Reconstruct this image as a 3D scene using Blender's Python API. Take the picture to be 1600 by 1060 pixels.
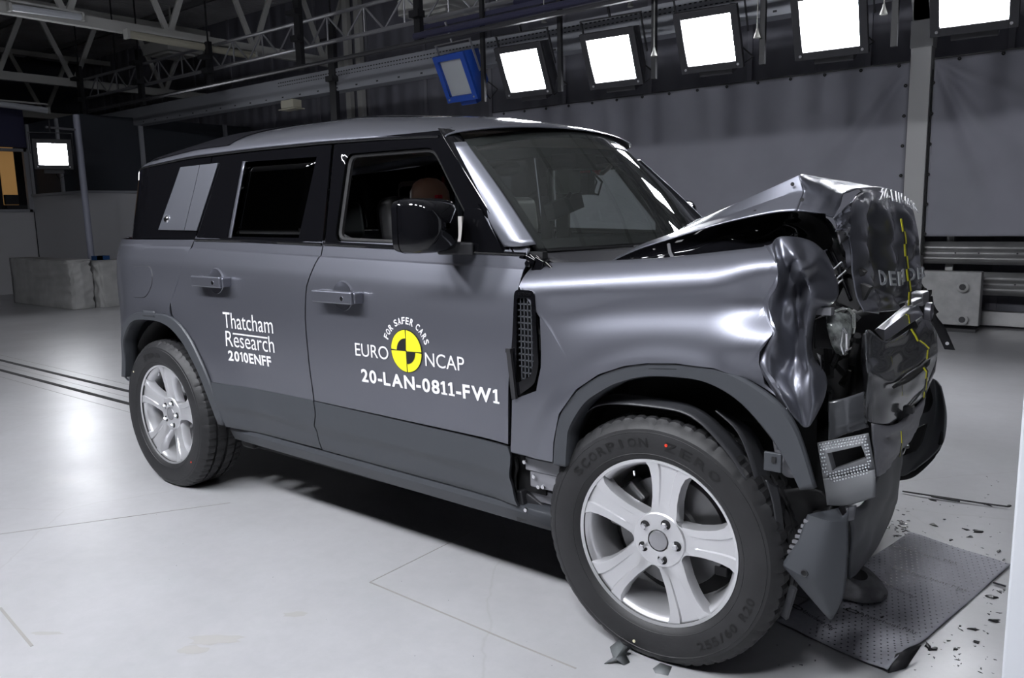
import bpy, bmesh, math, random
import numpy as np
from mathutils import Vector, Matrix
R = math.radians
for o in list(bpy.data.objects): bpy.data.objects.remove(o)
sc = bpy.context.scene
COL = sc.collection

# ------------------------------------------------------------------ camera
CP = np.array([4.103, -3.0978, 1.4289]); YAW, PIT, ROL, FPX = -.6709, -.1548, -.0216, 1250.5
FW = np.array([math.cos(PIT)*math.sin(YAW), math.cos(PIT)*math.cos(YAW), math.sin(PIT)])
_r = np.array([math.cos(YAW), -math.sin(YAW), 0]); _u = np.cross(_r, FW)
RT = _r*math.cos(ROL)+_u*math.sin(ROL); UP = -_r*math.sin(ROL)+_u*math.cos(ROL)
cd = bpy.data.cameras.new('camera'); cam = bpy.data.objects.new('camera', cd); COL.objects.link(cam)
cd.sensor_width = 36; cd.lens = FPX/1600*36; cd.clip_start = .05; cd.clip_end = 100
M = Matrix.Identity(4)
for i in range(3):
    M[i][0], M[i][1], M[i][2], M[i][3] = RT[i], UP[i], -FW[i], CP[i]
cam.matrix_world = M
sc.camera = cam
# ------------------------------------------------------------------ world, exposure
w = bpy.data.worlds.new('world'); sc.world = w; w.use_nodes = True
w.node_tree.nodes['Background'].inputs[0].default_value = (.75, .78, 1, 1)
w.node_tree.nodes['Background'].inputs[1].default_value = .02
sc.view_settings.view_transform = 'Standard'; sc.view_settings.look = 'None'
sc.view_settings.gamma = 1; sc.view_settings.use_curve_mapping = False
sc.view_settings.exposure = 1.05
LAMP_NEAR, LAMP_FAR, LAMP_LEFT = 66, 36, 40
sc.cycles.max_bounces = 8; sc.cycles.sample_clamp_indirect = 4

def T(px, py, **k):
    """point of the place seen at photo pixel px,py on the plane x=, y= or z="""
    (a, v), = k.items(); i = 'xyz'.index(a)
    d = FW*FPX+RT*(px-800)-UP*(py-530)
    return CP+d*((v-CP[i])/d[i])

# ------------------------------------------------------------------ materials
def mat(name, col, rough=.5, metal=0., coat=0., emit=0., noise=None, bump=None, alpha=None, spec=.5, trans=0.):
    m = bpy.data.materials.new(name); m.use_nodes = True
    nt = m.node_tree; b = nt.nodes['Principled BSDF']
    if isinstance(col, (int, float)): col = (col, col, col)
    b.inputs['Base Color'].default_value = (*col, 1)
    b.inputs['Roughness'].default_value = rough; b.inputs['Metallic'].default_value = metal
    b.inputs['Coat Weight'].default_value = coat; b.inputs['Coat Roughness'].default_value = .04
    b.inputs['Specular IOR Level'].default_value = spec
    if trans: b.inputs['Transmission Weight'].default_value = trans
    if emit:
        b.inputs['Emission Color'].default_value = (*col, 1); b.inputs['Emission Strength'].default_value = emit
    if alpha is not None: b.inputs['Alpha'].default_value = alpha
    if noise:
        sca, lo, hi = noise[:3]
        tc = nt.nodes.new('ShaderNodeTexCoord'); n = nt.nodes.new('ShaderNodeTexNoise'); n.inputs['Scale'].default_value = sca
        n.inputs['Detail'].default_value = 6
        cr = nt.nodes.new('ShaderNodeValToRGB'); cr.color_ramp.elements[0].position = .35; cr.color_ramp.elements[1].position = .68
        cr.color_ramp.elements[0].color = (*[c*lo for c in col], 1); cr.color_ramp.elements[1].color = (*[c*hi for c in col], 1)
        nt.links.new(tc.outputs['Object'], n.inputs['Vector']); nt.links.new(n.outputs['Fac'], cr.inputs[0]); nt.links.new(cr.outputs[0], b.inputs['Base Color'])
    if bump:
        tc = nt.nodes.new('ShaderNodeTexCoord'); n = nt.nodes.new('ShaderNodeTexNoise'); n.inputs['Scale'].default_value = bump[0]
        n.inputs['Detail'].default_value = bump[2] if len(bump) > 2 else 4
        bp = nt.nodes.new('ShaderNodeBump'); bp.inputs['Strength'].default_value = bump[1]; bp.inputs['Distance'].default_value = .01
        nt.links.new(tc.outputs['Object'], n.inputs['Vector']); nt.links.new(n.outputs['Fac'], bp.inputs['Height']); nt.links.new(bp.outputs[0], b.inputs['Normal'])
    return m
def glass(name, tint, amount):
    m = bpy.data.materials.new(name); m.use_nodes = True; nt = m.node_tree
    for n in list(nt.nodes): nt.nodes.remove(n)
    out = nt.nodes.new('ShaderNodeOutputMaterial'); mix = nt.nodes.new('ShaderNodeMixShader')
    tr = nt.nodes.new('ShaderNodeBsdfTransparent'); gl = nt.nodes.new('ShaderNodeBsdfGlossy')
    tr.inputs[0].default_value = (*tint, 1); gl.inputs['Roughness'].default_value = .02
    fr = nt.nodes.new('ShaderNodeFresnel'); fr.inputs[0].default_value = 1.5
    mm = nt.nodes.new('ShaderNodeMath'); mm.operation = 'MULTIPLY'; mm.inputs[1].default_value = amount
    nt.links.new(fr.outputs[0], mm.inputs[0]); nt.links.new(mm.outputs[0], mix.inputs[0])
    nt.links.new(tr.outputs[0], mix.inputs[1]); nt.links.new(gl.outputs[0], mix.inputs[2]); nt.links.new(mix.outputs[0], out.inputs[0])
    return m
def dust_veil(m, f):
    nt = m.node_tree; out = nt.nodes['Material Output']; src = out.inputs[0].links[0].from_socket; mx = nt.nodes.new('ShaderNodeMixShader'); df = nt.nodes.new('ShaderNodeBsdfDiffuse')
    df.inputs[0].default_value = (.6, .65, .62, 1); mx.inputs[0].default_value = f; nt.links.new(src, mx.inputs[1]); nt.links.new(df.outputs[0], mx.inputs[2]); nt.links.new(mx.outputs[0], out.inputs[0])
PAINT = mat('grey_metallic_paint', (.178, .183, .215), .40, .78, .8)
PAINT2 = mat('silver_panel_paint', (.29, .30, .345), .38, .85, .6)
CLAD = mat('charcoal_cladding', (.052, .056, .064), .45, .1, .0)
TRIM = mat('dark_trim', (.032, .033, .037), .42, 0, 0, bump=(300, .03))
GLOSS = mat('gloss_black', (.004, .004, .005), .04, 0, 0, spec=.45)
BLACK = mat('matt_black', (.008, .008, .009), .7)
DARK = mat('dark_plastic', (.022, .022, .025), .5)
RUBBER = mat('tyre_rubber', (.017, .017, .0185), .55, bump=(120, .06), noise=(9, .85, 1.2))
RUBTXT = mat('tyre_lettering', (.004, .004, .004), .3)
RIM = mat('silver_alloy', (.74, .74, .76), .3, .75, .4)
STEEL = mat('steel', (.5, .5, .52), .3, .9, bump=(60, .05))
CHROME = mat('chrome', (.8, .8, .82), .12, 1.)
DISC = mat('brake_disc', (.22, .22, .225), .35, .9)
WHITE = mat('white_vinyl', (.85, .85, .88), .5)
YELLOW = mat('yellow_vinyl', (.82, .78, .02), .45)
TAPEB = mat('tape_black', (.01, .01, .01), .5)
PRIMER = mat('grey_underbody_paint', (.22, .22, .24), .45, .3, bump=(30, .1))
WGLASS = veiled = glass('windscreen_glass', (.84, .90, .87), 1.0)
dust_veil(WGLASS, .03)  # thin dust film mixed in to veil and lighten the dark interior
DGLASS = glass('privacy_glass', (.045, .05, .055), 1.0)
LEATHER = mat('black_leather', (.035, .035, .037), .5, bump=(200, .08))
HEADLINER = mat('beige_headliner', (.6, .55, .5), .9)
SKIN = mat('dummy_vinyl_skin', (.34, .19, .13), .42)
REDT = mat('red_tape', (.6, .01, .03), .5)
CLEAR = glass('clear_lamp_plastic', (.8, .8, .8), 1.6)

# ------------------------------------------------------------------ object helpers
def link(name, me, m=None, parent=None):
    o = bpy.data.objects.new(name, me); COL.objects.link(o)
    if m is not None: me.materials.append(m)
    if parent is not None: o.parent = parent
    return o
def smooth(me, ang=None):
    me.polygons.foreach_set('use_smooth', [True]*len(me.polygons))
    if ang:
        bm = bmesh.new(); bm.from_mesh(me)
        for e in bm.edges:
            if len(e.link_faces) == 2 and e.calc_face_angle(0) > R(ang): e.smooth = False
        bm.to_mesh(me); bm.free()
def mesh(name, vs, fs, m, parent=None, ang=None, thick=0, off=0., recalc=True):
    me = bpy.data.meshes.new(name); me.from_pydata([tuple(map(float, v)) for v in vs], [], fs); me.update()
    if recalc:
        bm = bmesh.new(); bm.from_mesh(me); bmesh.ops.remove_doubles(bm, verts=bm.verts, dist=1e-5)
        bmesh.ops.recalc_face_normals(bm, faces=bm.faces); bm.to_mesh(me); bm.free()
    if ang is not None: smooth(me, ang)
    o = link(name, me, m, parent)
    if thick:
        s = o.modifiers.new('thickness', 'SOLIDIFY'); s.thickness = thick; s.offset = off
    return o
def empty(name, loc=(0, 0, 0), rz=0, parent=None):
    o = bpy.data.objects.new(name, None); COL.objects.link(o); o.location = loc; o.rotation_euler = (0, 0, rz)
    if parent is not None: o.parent = parent
    return o
def tag(o, label=None, cat=None, group=None, kind=None):
    if label: o['label'] = label
    if cat: o['category'] = cat
    if group: o['group'] = group
    if kind: o['kind'] = kind
    return o
class MB:
    """collects shapes for ONE mesh"""
    def __init__(s): s.v = []; s.f = []
    def add(s, vs, fs):
        b = len(s.v); s.v += [np.array(v, float) for v in vs]; s.f += [[b+i for i in f] for f in fs]; return s
    def box(s, c, d, rot=None):
        vs = [np.array([x*d[0]/2, y*d[1]/2, z*d[2]/2]) for x in (-1, 1) for y in (-1, 1) for z in (-1, 1)]
        if rot is not None: vs = [np.array(rot @ Vector(v)) for v in vs]
        return s.add([v+np.array(c) for v in vs], [(0, 1, 3, 2), (4, 6, 7, 5), (0, 4, 5, 1), (2, 3, 7, 6), (0, 2, 6, 4), (1, 5, 7, 3)])
    def bar(s, a, b, w, h=None, up=(0, 0, 1)):
        a = np.array(a, float); b = np.array(b, float); h = h or w; d = (b-a)/np.linalg.norm(b-a); u = np.array(up, float)
        if abs(d @ u) > .98: u = np.array([1., 0, 0])
        p = np.cross(d, u); p /= np.linalg.norm(p); u = np.cross(p, d)
        vs = [q+p*i*w/2+u*j*h/2 for q in (a, b) for i, j in ((-1, -1), (1, -1), (1, 1), (-1, 1))]
        return s.add(vs, [(0, 1, 2, 3), (7, 6, 5, 4), (0, 4, 5, 1), (1, 5, 6, 2), (2, 6, 7, 3), (3, 7, 4, 0)])
    def tube(s, pts, r, n=8):
        pts = [np.array(p, float) for p in pts]; rings = []
        pu = None
        for i, p in enumerate(pts):
            d = pts[min(i+1, len(pts)-1)]-pts[max(i-1, 0)]; d /= np.linalg.norm(d)
            u = np.array([0, 0, 1.]) if abs(d[2]) < .9 else np.array([1., 0, 0])
            if pu is not None: u = pu
            a = np.cross(d, u); a /= np.linalg.norm(a); b = np.cross(a, d); pu = b
            rings.append([p+r*(a*math.cos(t)+b*math.sin(t)) for t in np.linspace(0, 2*math.pi, n, endpoint=False)])
        vs = [v for q in rings for v in q]
        fs = [(i*n+j, i*n+(j+1) % n, (i+1)*n+(j+1) % n, (i+1)*n+j) for i in range(len(pts)-1) for j in range(n)]
        fs += [tuple(range(n)), tuple((len(pts)-1)*n+j for j in range(n))[::-1]]
        return s.add(vs, fs)
    def lathe(s, prof, c, axis='y', n=48, cap=False):
        """prof: (radius, offset along axis)"""
        vs = []
        for r, h in prof:
            for t in np.linspace(0, 2*math.pi, n, endpoint=False):
                a, b = r*math.cos(t), r*math.sin(t)
                vs.append(np.array(c)+{'y': (a, h, b), 'z': (a, b, h), 'x': (h, a, b)}[axis])
        k = len(prof)
        fs = [(i*n+j, i*n+(j+1) % n, (i+1)*n+(j+1) % n, (i+1)*n+j) for i in range(k-1) for j in range(n)]
        if cap: fs += [tuple(range(n)), tuple((k-1)*n+j for j in range(n))]
        return s.add(vs, fs)
    def build(s, name, m, parent=None, ang=30, bevel=0, thick=0, off=0.):
        o = mesh(name, s.v, s.f, m, parent, ang, thick, off)
        if bevel:
            b = o.modifiers.new('bevel', 'BEVEL'); b.width = bevel; b.segments = 3; b.limit_method = 'ANGLE'
            smooth(o.data)
            b.harden_normals = True
        return o
def cr_axis(A, n, lin):
    """A: (k,...,3) control points along axis 0 -> n samples per span"""
    k = len(A); out = []
    for i in range(k-1):
        p0, p1, p2, p3 = A[max(i-1, 0)], A[i], A[i+1], A[min(i+2, k-1)]
        for j in range(n):
            t = j/n
            if lin: out.append(p1*(1-t)+p2*t)
            else: out.append(.5*((2*p1)+(-p0+p2)*t+(2*p0-5*p1+4*p2-p3)*t*t+(-p0+3*p1-3*p2+p3)*t**3))
    out.append(A[-1]); return np.array(out)
def grid(name, rows, m, parent=None, nu=6, nv=6, linu=False, linv=False, thick=.003, off=0., ang=45, rip=0, seed=0, closed=False):
    """rows: control points [row][col]; nv samples per span between rows, nu between columns"""
    A = np.array(rows, float)
    A = cr_axis(A, nv, linv); A = cr_axis(A.transpose(1, 0, 2), nu, linu).transpose(1, 0, 2)
    if rip:
        rnd = np.random.default_rng(seed); h, w_ = A.shape[:2]
        U, V = np.meshgrid(np.arange(w_)/w_, np.arange(h)/h); D = np.zeros((h, w_))
        for k in range(9):
            a = rnd.normal(size=2)*9; D += np.abs(np.sin(U*a[0]+V*a[1]+rnd.uniform(0, 6)))*rnd.uniform(.3, 1)
        D = (D-D.mean())/D.std()*rip*np.minimum(1, 6*np.minimum(np.minimum(U, 1-U), np.minimum(V, 1-V))+.15)
        e1 = np.gradient(A, axis=0); e2 = np.gradient(A, axis=1); N = np.cross(e1, e2); N /= np.linalg.norm(N, axis=2, keepdims=True)+1e-9
        A = A+N*D[..., None]
    h, w_ = A.shape[:2]
    fs = [(i*w_+j, i*w_+j+1, (i+1)*w_+j+1, (i+1)*w_+j) for i in range(h-1) for j in range(w_-1)]
    return mesh(name, A.reshape(-1, 3), fs, m, parent, ang, thick, off)
def inter(poly, c, th):
    """farthest hit of a ray from c at angle th with a closed (x,z) polygon"""
    d = (math.cos(th), math.sin(th)); best = None
    for i in range(len(poly)):
        a = poly[i]; b = poly[(i+1) % len(poly)]
        ex, ez = b[0]-a[0], b[1]-a[1]; den = d[0]*ez-d[1]*ex
        if abs(den) < 1e-12: continue
        ax, az = a[0]-c[0], a[1]-c[1]
        t = (ax*ez-az*ex)/den; s = (ax*d[1]-az*d[0])/den
        if t > 0 and -1e-6 <= s <= 1+1e-6 and (best is None or t > best): best = t
    return best
def rnd_poly(p, r, n=5):
    """round the corners of a closed polygon"""
    out = []
    for i in range(len(p)):
        a, b, c = [np.array(p[(i+k) % len(p)], float) for k in (-1, 0, 1)]
        la, lc = np.linalg.norm(a-b), np.linalg.norm(c-b); rr = min(r, la*.45, lc*.45)
        s, e = b+(a-b)/la*rr, b+(c-b)/lc*rr
        for t in np.linspace(0, 1, n): out.append(tuple((1-t)**2*s+2*t*(1-t)*b+t*t*e))
    return out
def polar(name, c, inner, outer, surf, m, parent, s=1, th0=0, th1=2*math.pi, n=90, k=8, hem=.012, ang=35, off=0.):
    """panel between two outlines in the x-z plane, laid on the body surface y=-surf(x,z)*s"""
    ths = list(np.linspace(th0, th1, n))
    for P in (inner or [], outer):
        for q in P:
            t = math.atan2(q[1]-c[1], q[0]-c[0])
            while t < th0: t += 2*math.pi
            if t < th1: ths.append(t)
    ths = sorted(set(round(t, 5) for t in ths))
    rows = []
    for t in ths:
        ro = inter(outer, c, t); ri = inter(inner, c, t) if inner else 0.
        if ro is None: ro = (ri or .1)+1e-3
        if ri is None: ri = ro-1e-3
        ro = max(ro, ri+1e-3); row = []
        pts = [(ro, hem)]+[(ro+(ri-ro)*j/k, 0) for j in range(k+1)]+([(ri, hem)] if inner else [])
        for r_, hm in pts:
            x, z = c[0]+r_*math.cos(t), c[1]+r_*math.sin(t)
            row.append((x, -s*(surf(x, z)+off-hm), z))
        rows.append(row)
    h, w_ = len(rows), len(rows[0])
    fs = [(i*w_+j, i*w_+j+1, (i+1)*w_+j+1, (i+1)*w_+j) for i in range(h-1) for j in range(w_-1)]
    return mesh(name, [v for q in rows for v in q], fs, m, parent, ang, .002)
_txt = {}
def _tg(s, size, bold, sp):
    cu = bpy.data.curves.new('t', 'FONT'); cu.body = s; cu.size = size; cu.offset = bold; cu.space_character = sp; cu.resolution_u = 4
    o = bpy.data.objects.new('t', cu); COL.objects.link(o); bpy.context.view_layer.update()
    me = bpy.data.meshes.new_from_object(o.evaluated_get(bpy.context.evaluated_depsgraph_get()))
    vs = [(v.co.x, v.co.y) for v in me.vertices]; fs = [tuple(p.vertices) for p in me.polygons]
    bpy.data.objects.remove(o); bpy.data.curves.remove(cu); bpy.data.meshes.remove(me)
    return vs, fs
def text_geo(s, size=1., bold=0., xs=1., sp=1., foot=True):
    if '1' not in s: 
        vs, fs = _tg(s, size, bold, sp); return [(x*xs, y) for x, y in vs], fs
    cap = max(y for x, y in _tg('E', size, bold, 1)[0]); t = cap*(.19 if bold > .015 else .12)
    V, F, X = [], [], 0
    for ch in s:
        if ch == '1':
            w_ = cap*.50; m0 = w_*.5-t/2
            vs = [(m0, 0), (m0+t, 0), (m0+t, cap), (m0+t*.15, cap), (m0-cap*.17, cap*.86), (m0-cap*.17, cap*.70), (m0, cap*.76)]; fs = [tuple(range(7))]
            if foot: vs += [(0, 0), (w_, 0), (w_, t*.75), (0, t*.75)]; fs.append((7, 8, 9, 10))
            else: vs = [(x-m0+cap*.17, y) for x, y in vs]; w_ = t+cap*.17
        else:
            vs, fs = _tg(ch, size, bold, 1); x0 = min(x for x, y in vs); w_ = max(x for x, y in vs)-x0; vs = [(x-x0, y) for x, y in vs]
        b0 = len(V); V += [(X+x, y) for x, y in vs]; F += [tuple(b0+i for i in f) for f in fs]; X += w_+cap*.13*sp
    return [(x*xs, y) for x, y in V], F
def fit(vs, x0, x1, y0, y1):
    a = np.array(vs); lo, hi = a.min(0), a.max(0)
    return [((x-lo[0])/(hi[0]-lo[0])*(x1-x0)+x0, (y-lo[1])/(hi[1]-lo[1])*(y1-y0)+y0) for x, y in vs]
def quadmap(q, u, v):
    """bilinear: q = bottom-left, bottom-right, top-right, top-left"""
    a, b, c, d = [np.array(k, float) for k in q]
    return a*(1-u)*(1-v)+b*u*(1-v)+c*u*v+d*(1-u)*v

# ================================================================== THE HALL
def wallmat(name, col, scale, strength, axis='X', rough=.6):
    m = mat(name, col, rough, noise=(1.2, .9, 1.1)); nt = m.node_tree
    tc = nt.nodes.new('ShaderNodeTexCoord'); wv = nt.nodes.new('ShaderNodeTexWave'); wv.bands_direction = axis; wv.inputs['Scale'].default_value = scale
    bp = nt.nodes.new('ShaderNodeBump'); bp.inputs['Strength'].default_value = strength; bp.inputs['Distance'].default_value = .03
    nt.links.new(tc.outputs['Object'], wv.inputs['Vector']); nt.links.new(wv.outputs['Fac'], bp.inputs['Height']); nt.links.new(bp.outputs[0], nt.nodes['Principled BSDF'].inputs['Normal'])
    return m
def floor_mat():
    m = bpy.data.materials.new('painted_concrete'); m.use_nodes = True; nt = m.node_tree; b = nt.nodes['Principled BSDF']
    N = nt.nodes.new; L = nt.links.new
    tc = N('ShaderNodeTexCoord')
    def noise(s, d=8, r=.6):
        n = N('ShaderNodeTexNoise'); n.inputs['Scale'].default_value = s; n.inputs['Detail'].default_value = d; n.inputs['Roughness'].default_value = r
        L(tc.outputs['Object'], n.inputs['Vector']); return n
    def ramp(src, p0, c0, p1, c1):
        r = N('ShaderNodeValToRGB'); r.color_ramp.elements[0].position = p0; r.color_ramp.elements[1].position = p1
        r.color_ramp.elements[0].color = (*c0, 1); r.color_ramp.elements[1].color = (*c1, 1); L(src, r.inputs[0]); return r
    base = ramp(noise(1.1).outputs['Fac'], .3, (.38, .38, .39), .75, (.46, .46, .475))
    fine = ramp(noise(14, 8, .7).outputs['Fac'], .25, (.80, .80, .80), .75, (1, 1, 1))
    mx = N('ShaderNodeMixRGB'); mx.blend_type = 'MULTIPLY'; mx.inputs[0].default_value = .5; L(base.outputs[0], mx.inputs[1]); L(fine.outputs[0], mx.inputs[2])
    vo = N('ShaderNodeTexVoronoi'); vo.voronoi_dimensions = '2D'; vo.feature = 'DISTANCE_TO_EDGE'; vo.inputs['Scale'].default_value = .55
    nz = noise(2.5, 4); mp = N('ShaderNodeMixRGB'); mp.inputs[0].default_value = .12; L(tc.outputs['Object'], mp.inputs[1]); L(nz.outputs['Color'], mp.inputs[2]); L(mp.outputs[0], vo.inputs['Vector'])
    cr = ramp(vo.outputs['Distance'], .0, (.72, .69, .64), .004, (1, 1, 1))
    m2 = N('ShaderNodeMixRGB'); m2.blend_type = 'MULTIPLY'; m2.inputs[0].default_value = .3; L(mx.outputs[0], m2.inputs[1]); L(cr.outputs[0], m2.inputs[2])
    L(m2.outputs[0], b.inputs['Base Color'])
    rr = ramp(noise(1.5, 2).outputs['Fac'], .2, (.30, .30, .30), .8, (.38, .38, .38)); L(rr.outputs[0], b.inputs['Roughness'])
    bp = N('ShaderNodeBump'); bp.inputs['Strength'].default_value = .05; bp.inputs['Distance'].default_value = .01; L(noise(3, 2).outputs['Fac'], bp.inputs['Height']); L(bp.outputs[0], b.inputs['Normal'])
    return m
FLOOR = floor_mat()
def structure(o, lab=None): o['kind'] = 'structure'; return o
structure(MB().box((-6, 1, -.05), (34, 18, .1)).build('floor', FLOOR))
# tow slots in the floor with thin joints beside them
tr = MB()
for y, w_ in ((.112, .045), (-.121, .045)): tr.box((-6.2, y, .0015), (19.2, w_, .003))
structure(tr.build('trim_1', BLACK))
jt = MB()
for y in (-.005, -.26, .25): jt.box((-6.2, y, .0006), (19.2, .004, .001))
for p_, q_, w_ in (((0, 835), (360, 786), .004), ((578, 910), (735, 832), .004), ((578, 910), (805, 1006), .007), ((805, 1006), (900, 1045), .007), ((0, 950), (50, 1010), .010)):
    a_, b_ = T(*p_, z=.0008), T(*q_, z=.0008); jt.bar(a_, b_, w_, .001)
structure(jt.build('trim_2', mat('floor_joint', (.30, .29, .27), .8)))
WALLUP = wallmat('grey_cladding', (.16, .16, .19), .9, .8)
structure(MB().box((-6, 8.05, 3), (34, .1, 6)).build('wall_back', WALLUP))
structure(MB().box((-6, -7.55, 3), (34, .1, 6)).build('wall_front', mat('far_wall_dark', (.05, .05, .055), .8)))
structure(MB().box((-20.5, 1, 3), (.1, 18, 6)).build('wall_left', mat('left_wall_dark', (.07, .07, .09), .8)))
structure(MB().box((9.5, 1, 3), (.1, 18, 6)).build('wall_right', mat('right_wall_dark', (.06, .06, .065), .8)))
CEIL = wallmat('roof_sheets', (.7, .7, .72), 2.6, 1.0, 'X')
structure(MB().box((-6, 1, 6.0), (34, 18, .1)).build('ceiling', CEIL))
pm = MB()
for x in np.arange(-19, 8, 1.55): pm.box((x, 8.0, 3), (.07, .06, 6))
structure(pm.build('trim_3', mat('cladding_ribs', (.2, .2, .23), .6)))
sm = MB()
for c_, sx, sy, sd in (((335, 1000), .10, .035, 1), ((300, 1016), .05, .03, 2), ((462, 960), .05, .02, 3), ((75, 990), .06, .015, 4)):
    rn = random.Random(sd); p_ = T(*c_, z=.0007); n_ = 16; vs = []
    for t in np.linspace(0, 2*math.pi, n_, endpoint=False):
        r_ = .7+.5*rn.random(); vs.append(p_+np.array([sx*r_*math.cos(t)*.8-sy*r_*math.sin(t)*.6, sx*r_*math.cos(t)*.6+sy*r_*math.sin(t)*.8, 0]))
    sm.add(vs, [tuple(range(n_))])
structure(sm.build('trim_6', mat('floor_stain', (.38, .37, .36), .6), ang=None))
# inner office block on the left
OFFW = mat('office_panel', (.55, .55, .57), .7); OFFD = mat('office_glazing', (.035, .04, .05), .6); OFFT = mat('office_frame', (.34, .35, .38), .6)
ob = MB(); ob.box((-13.2, 6.0, 1.0), (2.4, 3.8, 2.02)); structure(ob.build('wall_office', OFFW))
ob = MB(); ob.box((-13.2, 6.0, 2.75), (2.36, 3.76, 1.48)); structure(ob.build('window_1', OFFD))
ft = MB(); ft.box((-13.2, 4.085, 2.03), (2.44, .05, .05)); ft.box((-11.985, 6, 2.03), (.05, 3.85, .05))
for x in (-14.3, -12.9): ft.box((x, 4.09, 2.75), (.06, .05, 1.45))
ft.box((-11.98, 5.3, 2.75), (.05, .08, 1.5)); ft.box((-11.98, 7.2, 2.75), (.05, .08, 1.5)); structure(ft.build('trim_4', OFFT))
XW = -14.45; a = T(3, 237, x=XW); b_ = T(46, 327, x=XW); yc = 4.1
ow = MB(); ow.box((XW-.05, yc-2.5, (b_[2]-.04)/2), (.1, 5.0, b_[2]-.04)); structure(ow.build('wall_office_window_side', OFFW))
fr = MB()
for yy in (a[1]-.25, b_[1]+.02): fr.box((XW, yy, (a[2]+b_[2])/2), (.1, .06, a[2]-b_[2]+.14))
for zz in (a[2]+.04, b_[2]-.03): fr.box((XW, (a[1]+b_[1])/2-.1, zz), (.1, b_[1]-a[1]+.4, .06))
fr.box((XW, b_[1]+.12, (a[2]+b_[2])/2), (.08, .16, a[2]-b_[2]))
structure(fr.build('window_2', OFFT))
orange = mat('warm_room_light', (.62, .34, .12), .8, emit=.12)  # inner wall glows faintly, standing in for the lit room
structure(MB().box((XW-.45, (a[1]+b_[1])/2+.03, (a[2]+b_[2])/2+.2), (.05, b_[1]-a[1]-.12, a[2]-b_[2]+.2)).build('wall_office_glow', orange))
dk = MB(); dk.box((XW-.2, (a[1]+b_[1])/2, b_[2]/2+.03), (.3, b_[1]-a[1], b_[2]+.10)); dk.box((XW-.2, b_[1]-.25, b_[2]+.2), (.1, .25, .2))
tag(dk.build('desk', DARK), 'dark desk and chair seen through the lit office window', 'desk')
structure(MB().box((XW-.05, yc-2.5, a[2]+.5), (.12, 5.0, .8)).build('wall_office_upper', mat('dark_blue_panel', (.05, .05, .11), .6)))

# back wall: curtains, column, barriers
def curtain(name, x0, x1, z0, z1, y, folds, label, rings):
    nx, nz = 160, 60; vs = []
    for j in range(nz+1):
        for i in range(nx+1):
            u, v = i/nx, j/nz; x = x0+(x1-x0)*u; z = z0+(z1-z0)*v
            d = .010*math.sin(x*3.1+1)+.006*math.sin(x*9+z*2)
            for (fx, fz, ang, amp, wd) in folds:
                dx, dz = x-fx, z-fz; L = dx*math.cos(ang)+dz*math.sin(ang); P = -dx*math.sin(ang)+dz*math.cos(ang)
                if L > 0: d += 2.6*amp*min(1, L/.4)*math.exp(-(P/(wd*(.3+L)))**2)*math.exp(-L*.45)
            vs.append((x, y+d, z))
    fs = [(j*(nx+1)+i, j*(nx+1)+i+1, (j+1)*(nx+1)+i+1, (j+1)*(nx+1)+i) for j in range(nz) for i in range(nx)]
    CM = CURT
    o = mesh(name, vs, fs, CM, None, 80, .004); tag(o, label, 'curtain')
    e = MB()
    for x, z in rings: MB().lathe([(.004, -.004), (.02, -.006), (.02, .0)], (x, y-.022, z), n=12).build('eyelet', BLACK, o)
    e.bar((x0, y-.012, z1+.006), (x1, y-.012, z1+.006), .02, .012); e.build('rail', DARK, o)
    return o
CURT = mat('grey_curtain_fabric', (.27, .27, .31), .8, noise=(2, .95, 1.06))
curtain('curtain', -4.45, 1.79, .95, 3.06, 7.3, [(1.79, 3.05, R(238), .03, .10), (1.79, 3.05, R(228), -.02, .07), (-2.3, 3.05, R(262), .012, .07), (-2.3, 3.05, R(275), .012, .05), (-4.4, 3.05, R(-40), .03, .08), (-3.1, 3.05, R(250), .015, .08), (.1, 3.05, R(265), .012, .2)],
        'wide grey curtain behind the bonnet, left of the white column', [(x, 3.03) for x in np.arange(-4.2, 1.8, .42)]+[(1.76, z) for z in np.arange(1.1, 2.9, .34)])
curtain('curtain', 2.045, 6.0, 1.07, 3.06, 7.3, [(2.03, 3.05, R(-47), .035, .09), (2.03, 3.05, R(-66), .035, .07), (2.03, 3.05, R(-30), -.02, .07)],
        'grey curtain with diagonal creases at the right, beyond the white column', [(x, 3.03) for x in np.arange(2.3, 6, .42)]+[(2.05, z) for z in np.arange(1.1, 2.9, .34)])
COLM = mat('cream_steel_paint', (.42, .42, .42), .5)
c0 = MB(); c0.box((1.915, 7.33, 1.9), (.215, .2, 3.8)); c0.bar((1.915, 7.33, 3.45), (1.55, 7.33, 5.9), .2, .18); c0.box((1.915, 7.33, 3.35), (.24, .21, .3))
structure(c0.build('column', COLM, bevel=.006))
gp = MB(); gp.box((1.795, 7.34, 1.9), (.02, .03, 2.4)); gp.box((2.033, 7.30, 1.9), (.015, .03, 2.1)); structure(gp.build('trim_gap_shade', BLACK))  # black strips put in as the shade of the gaps beside the column
GALV = mat('galvanised_steel', (.40, .40, .40), .42, .6, noise=(5, .85, 1.1))
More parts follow.
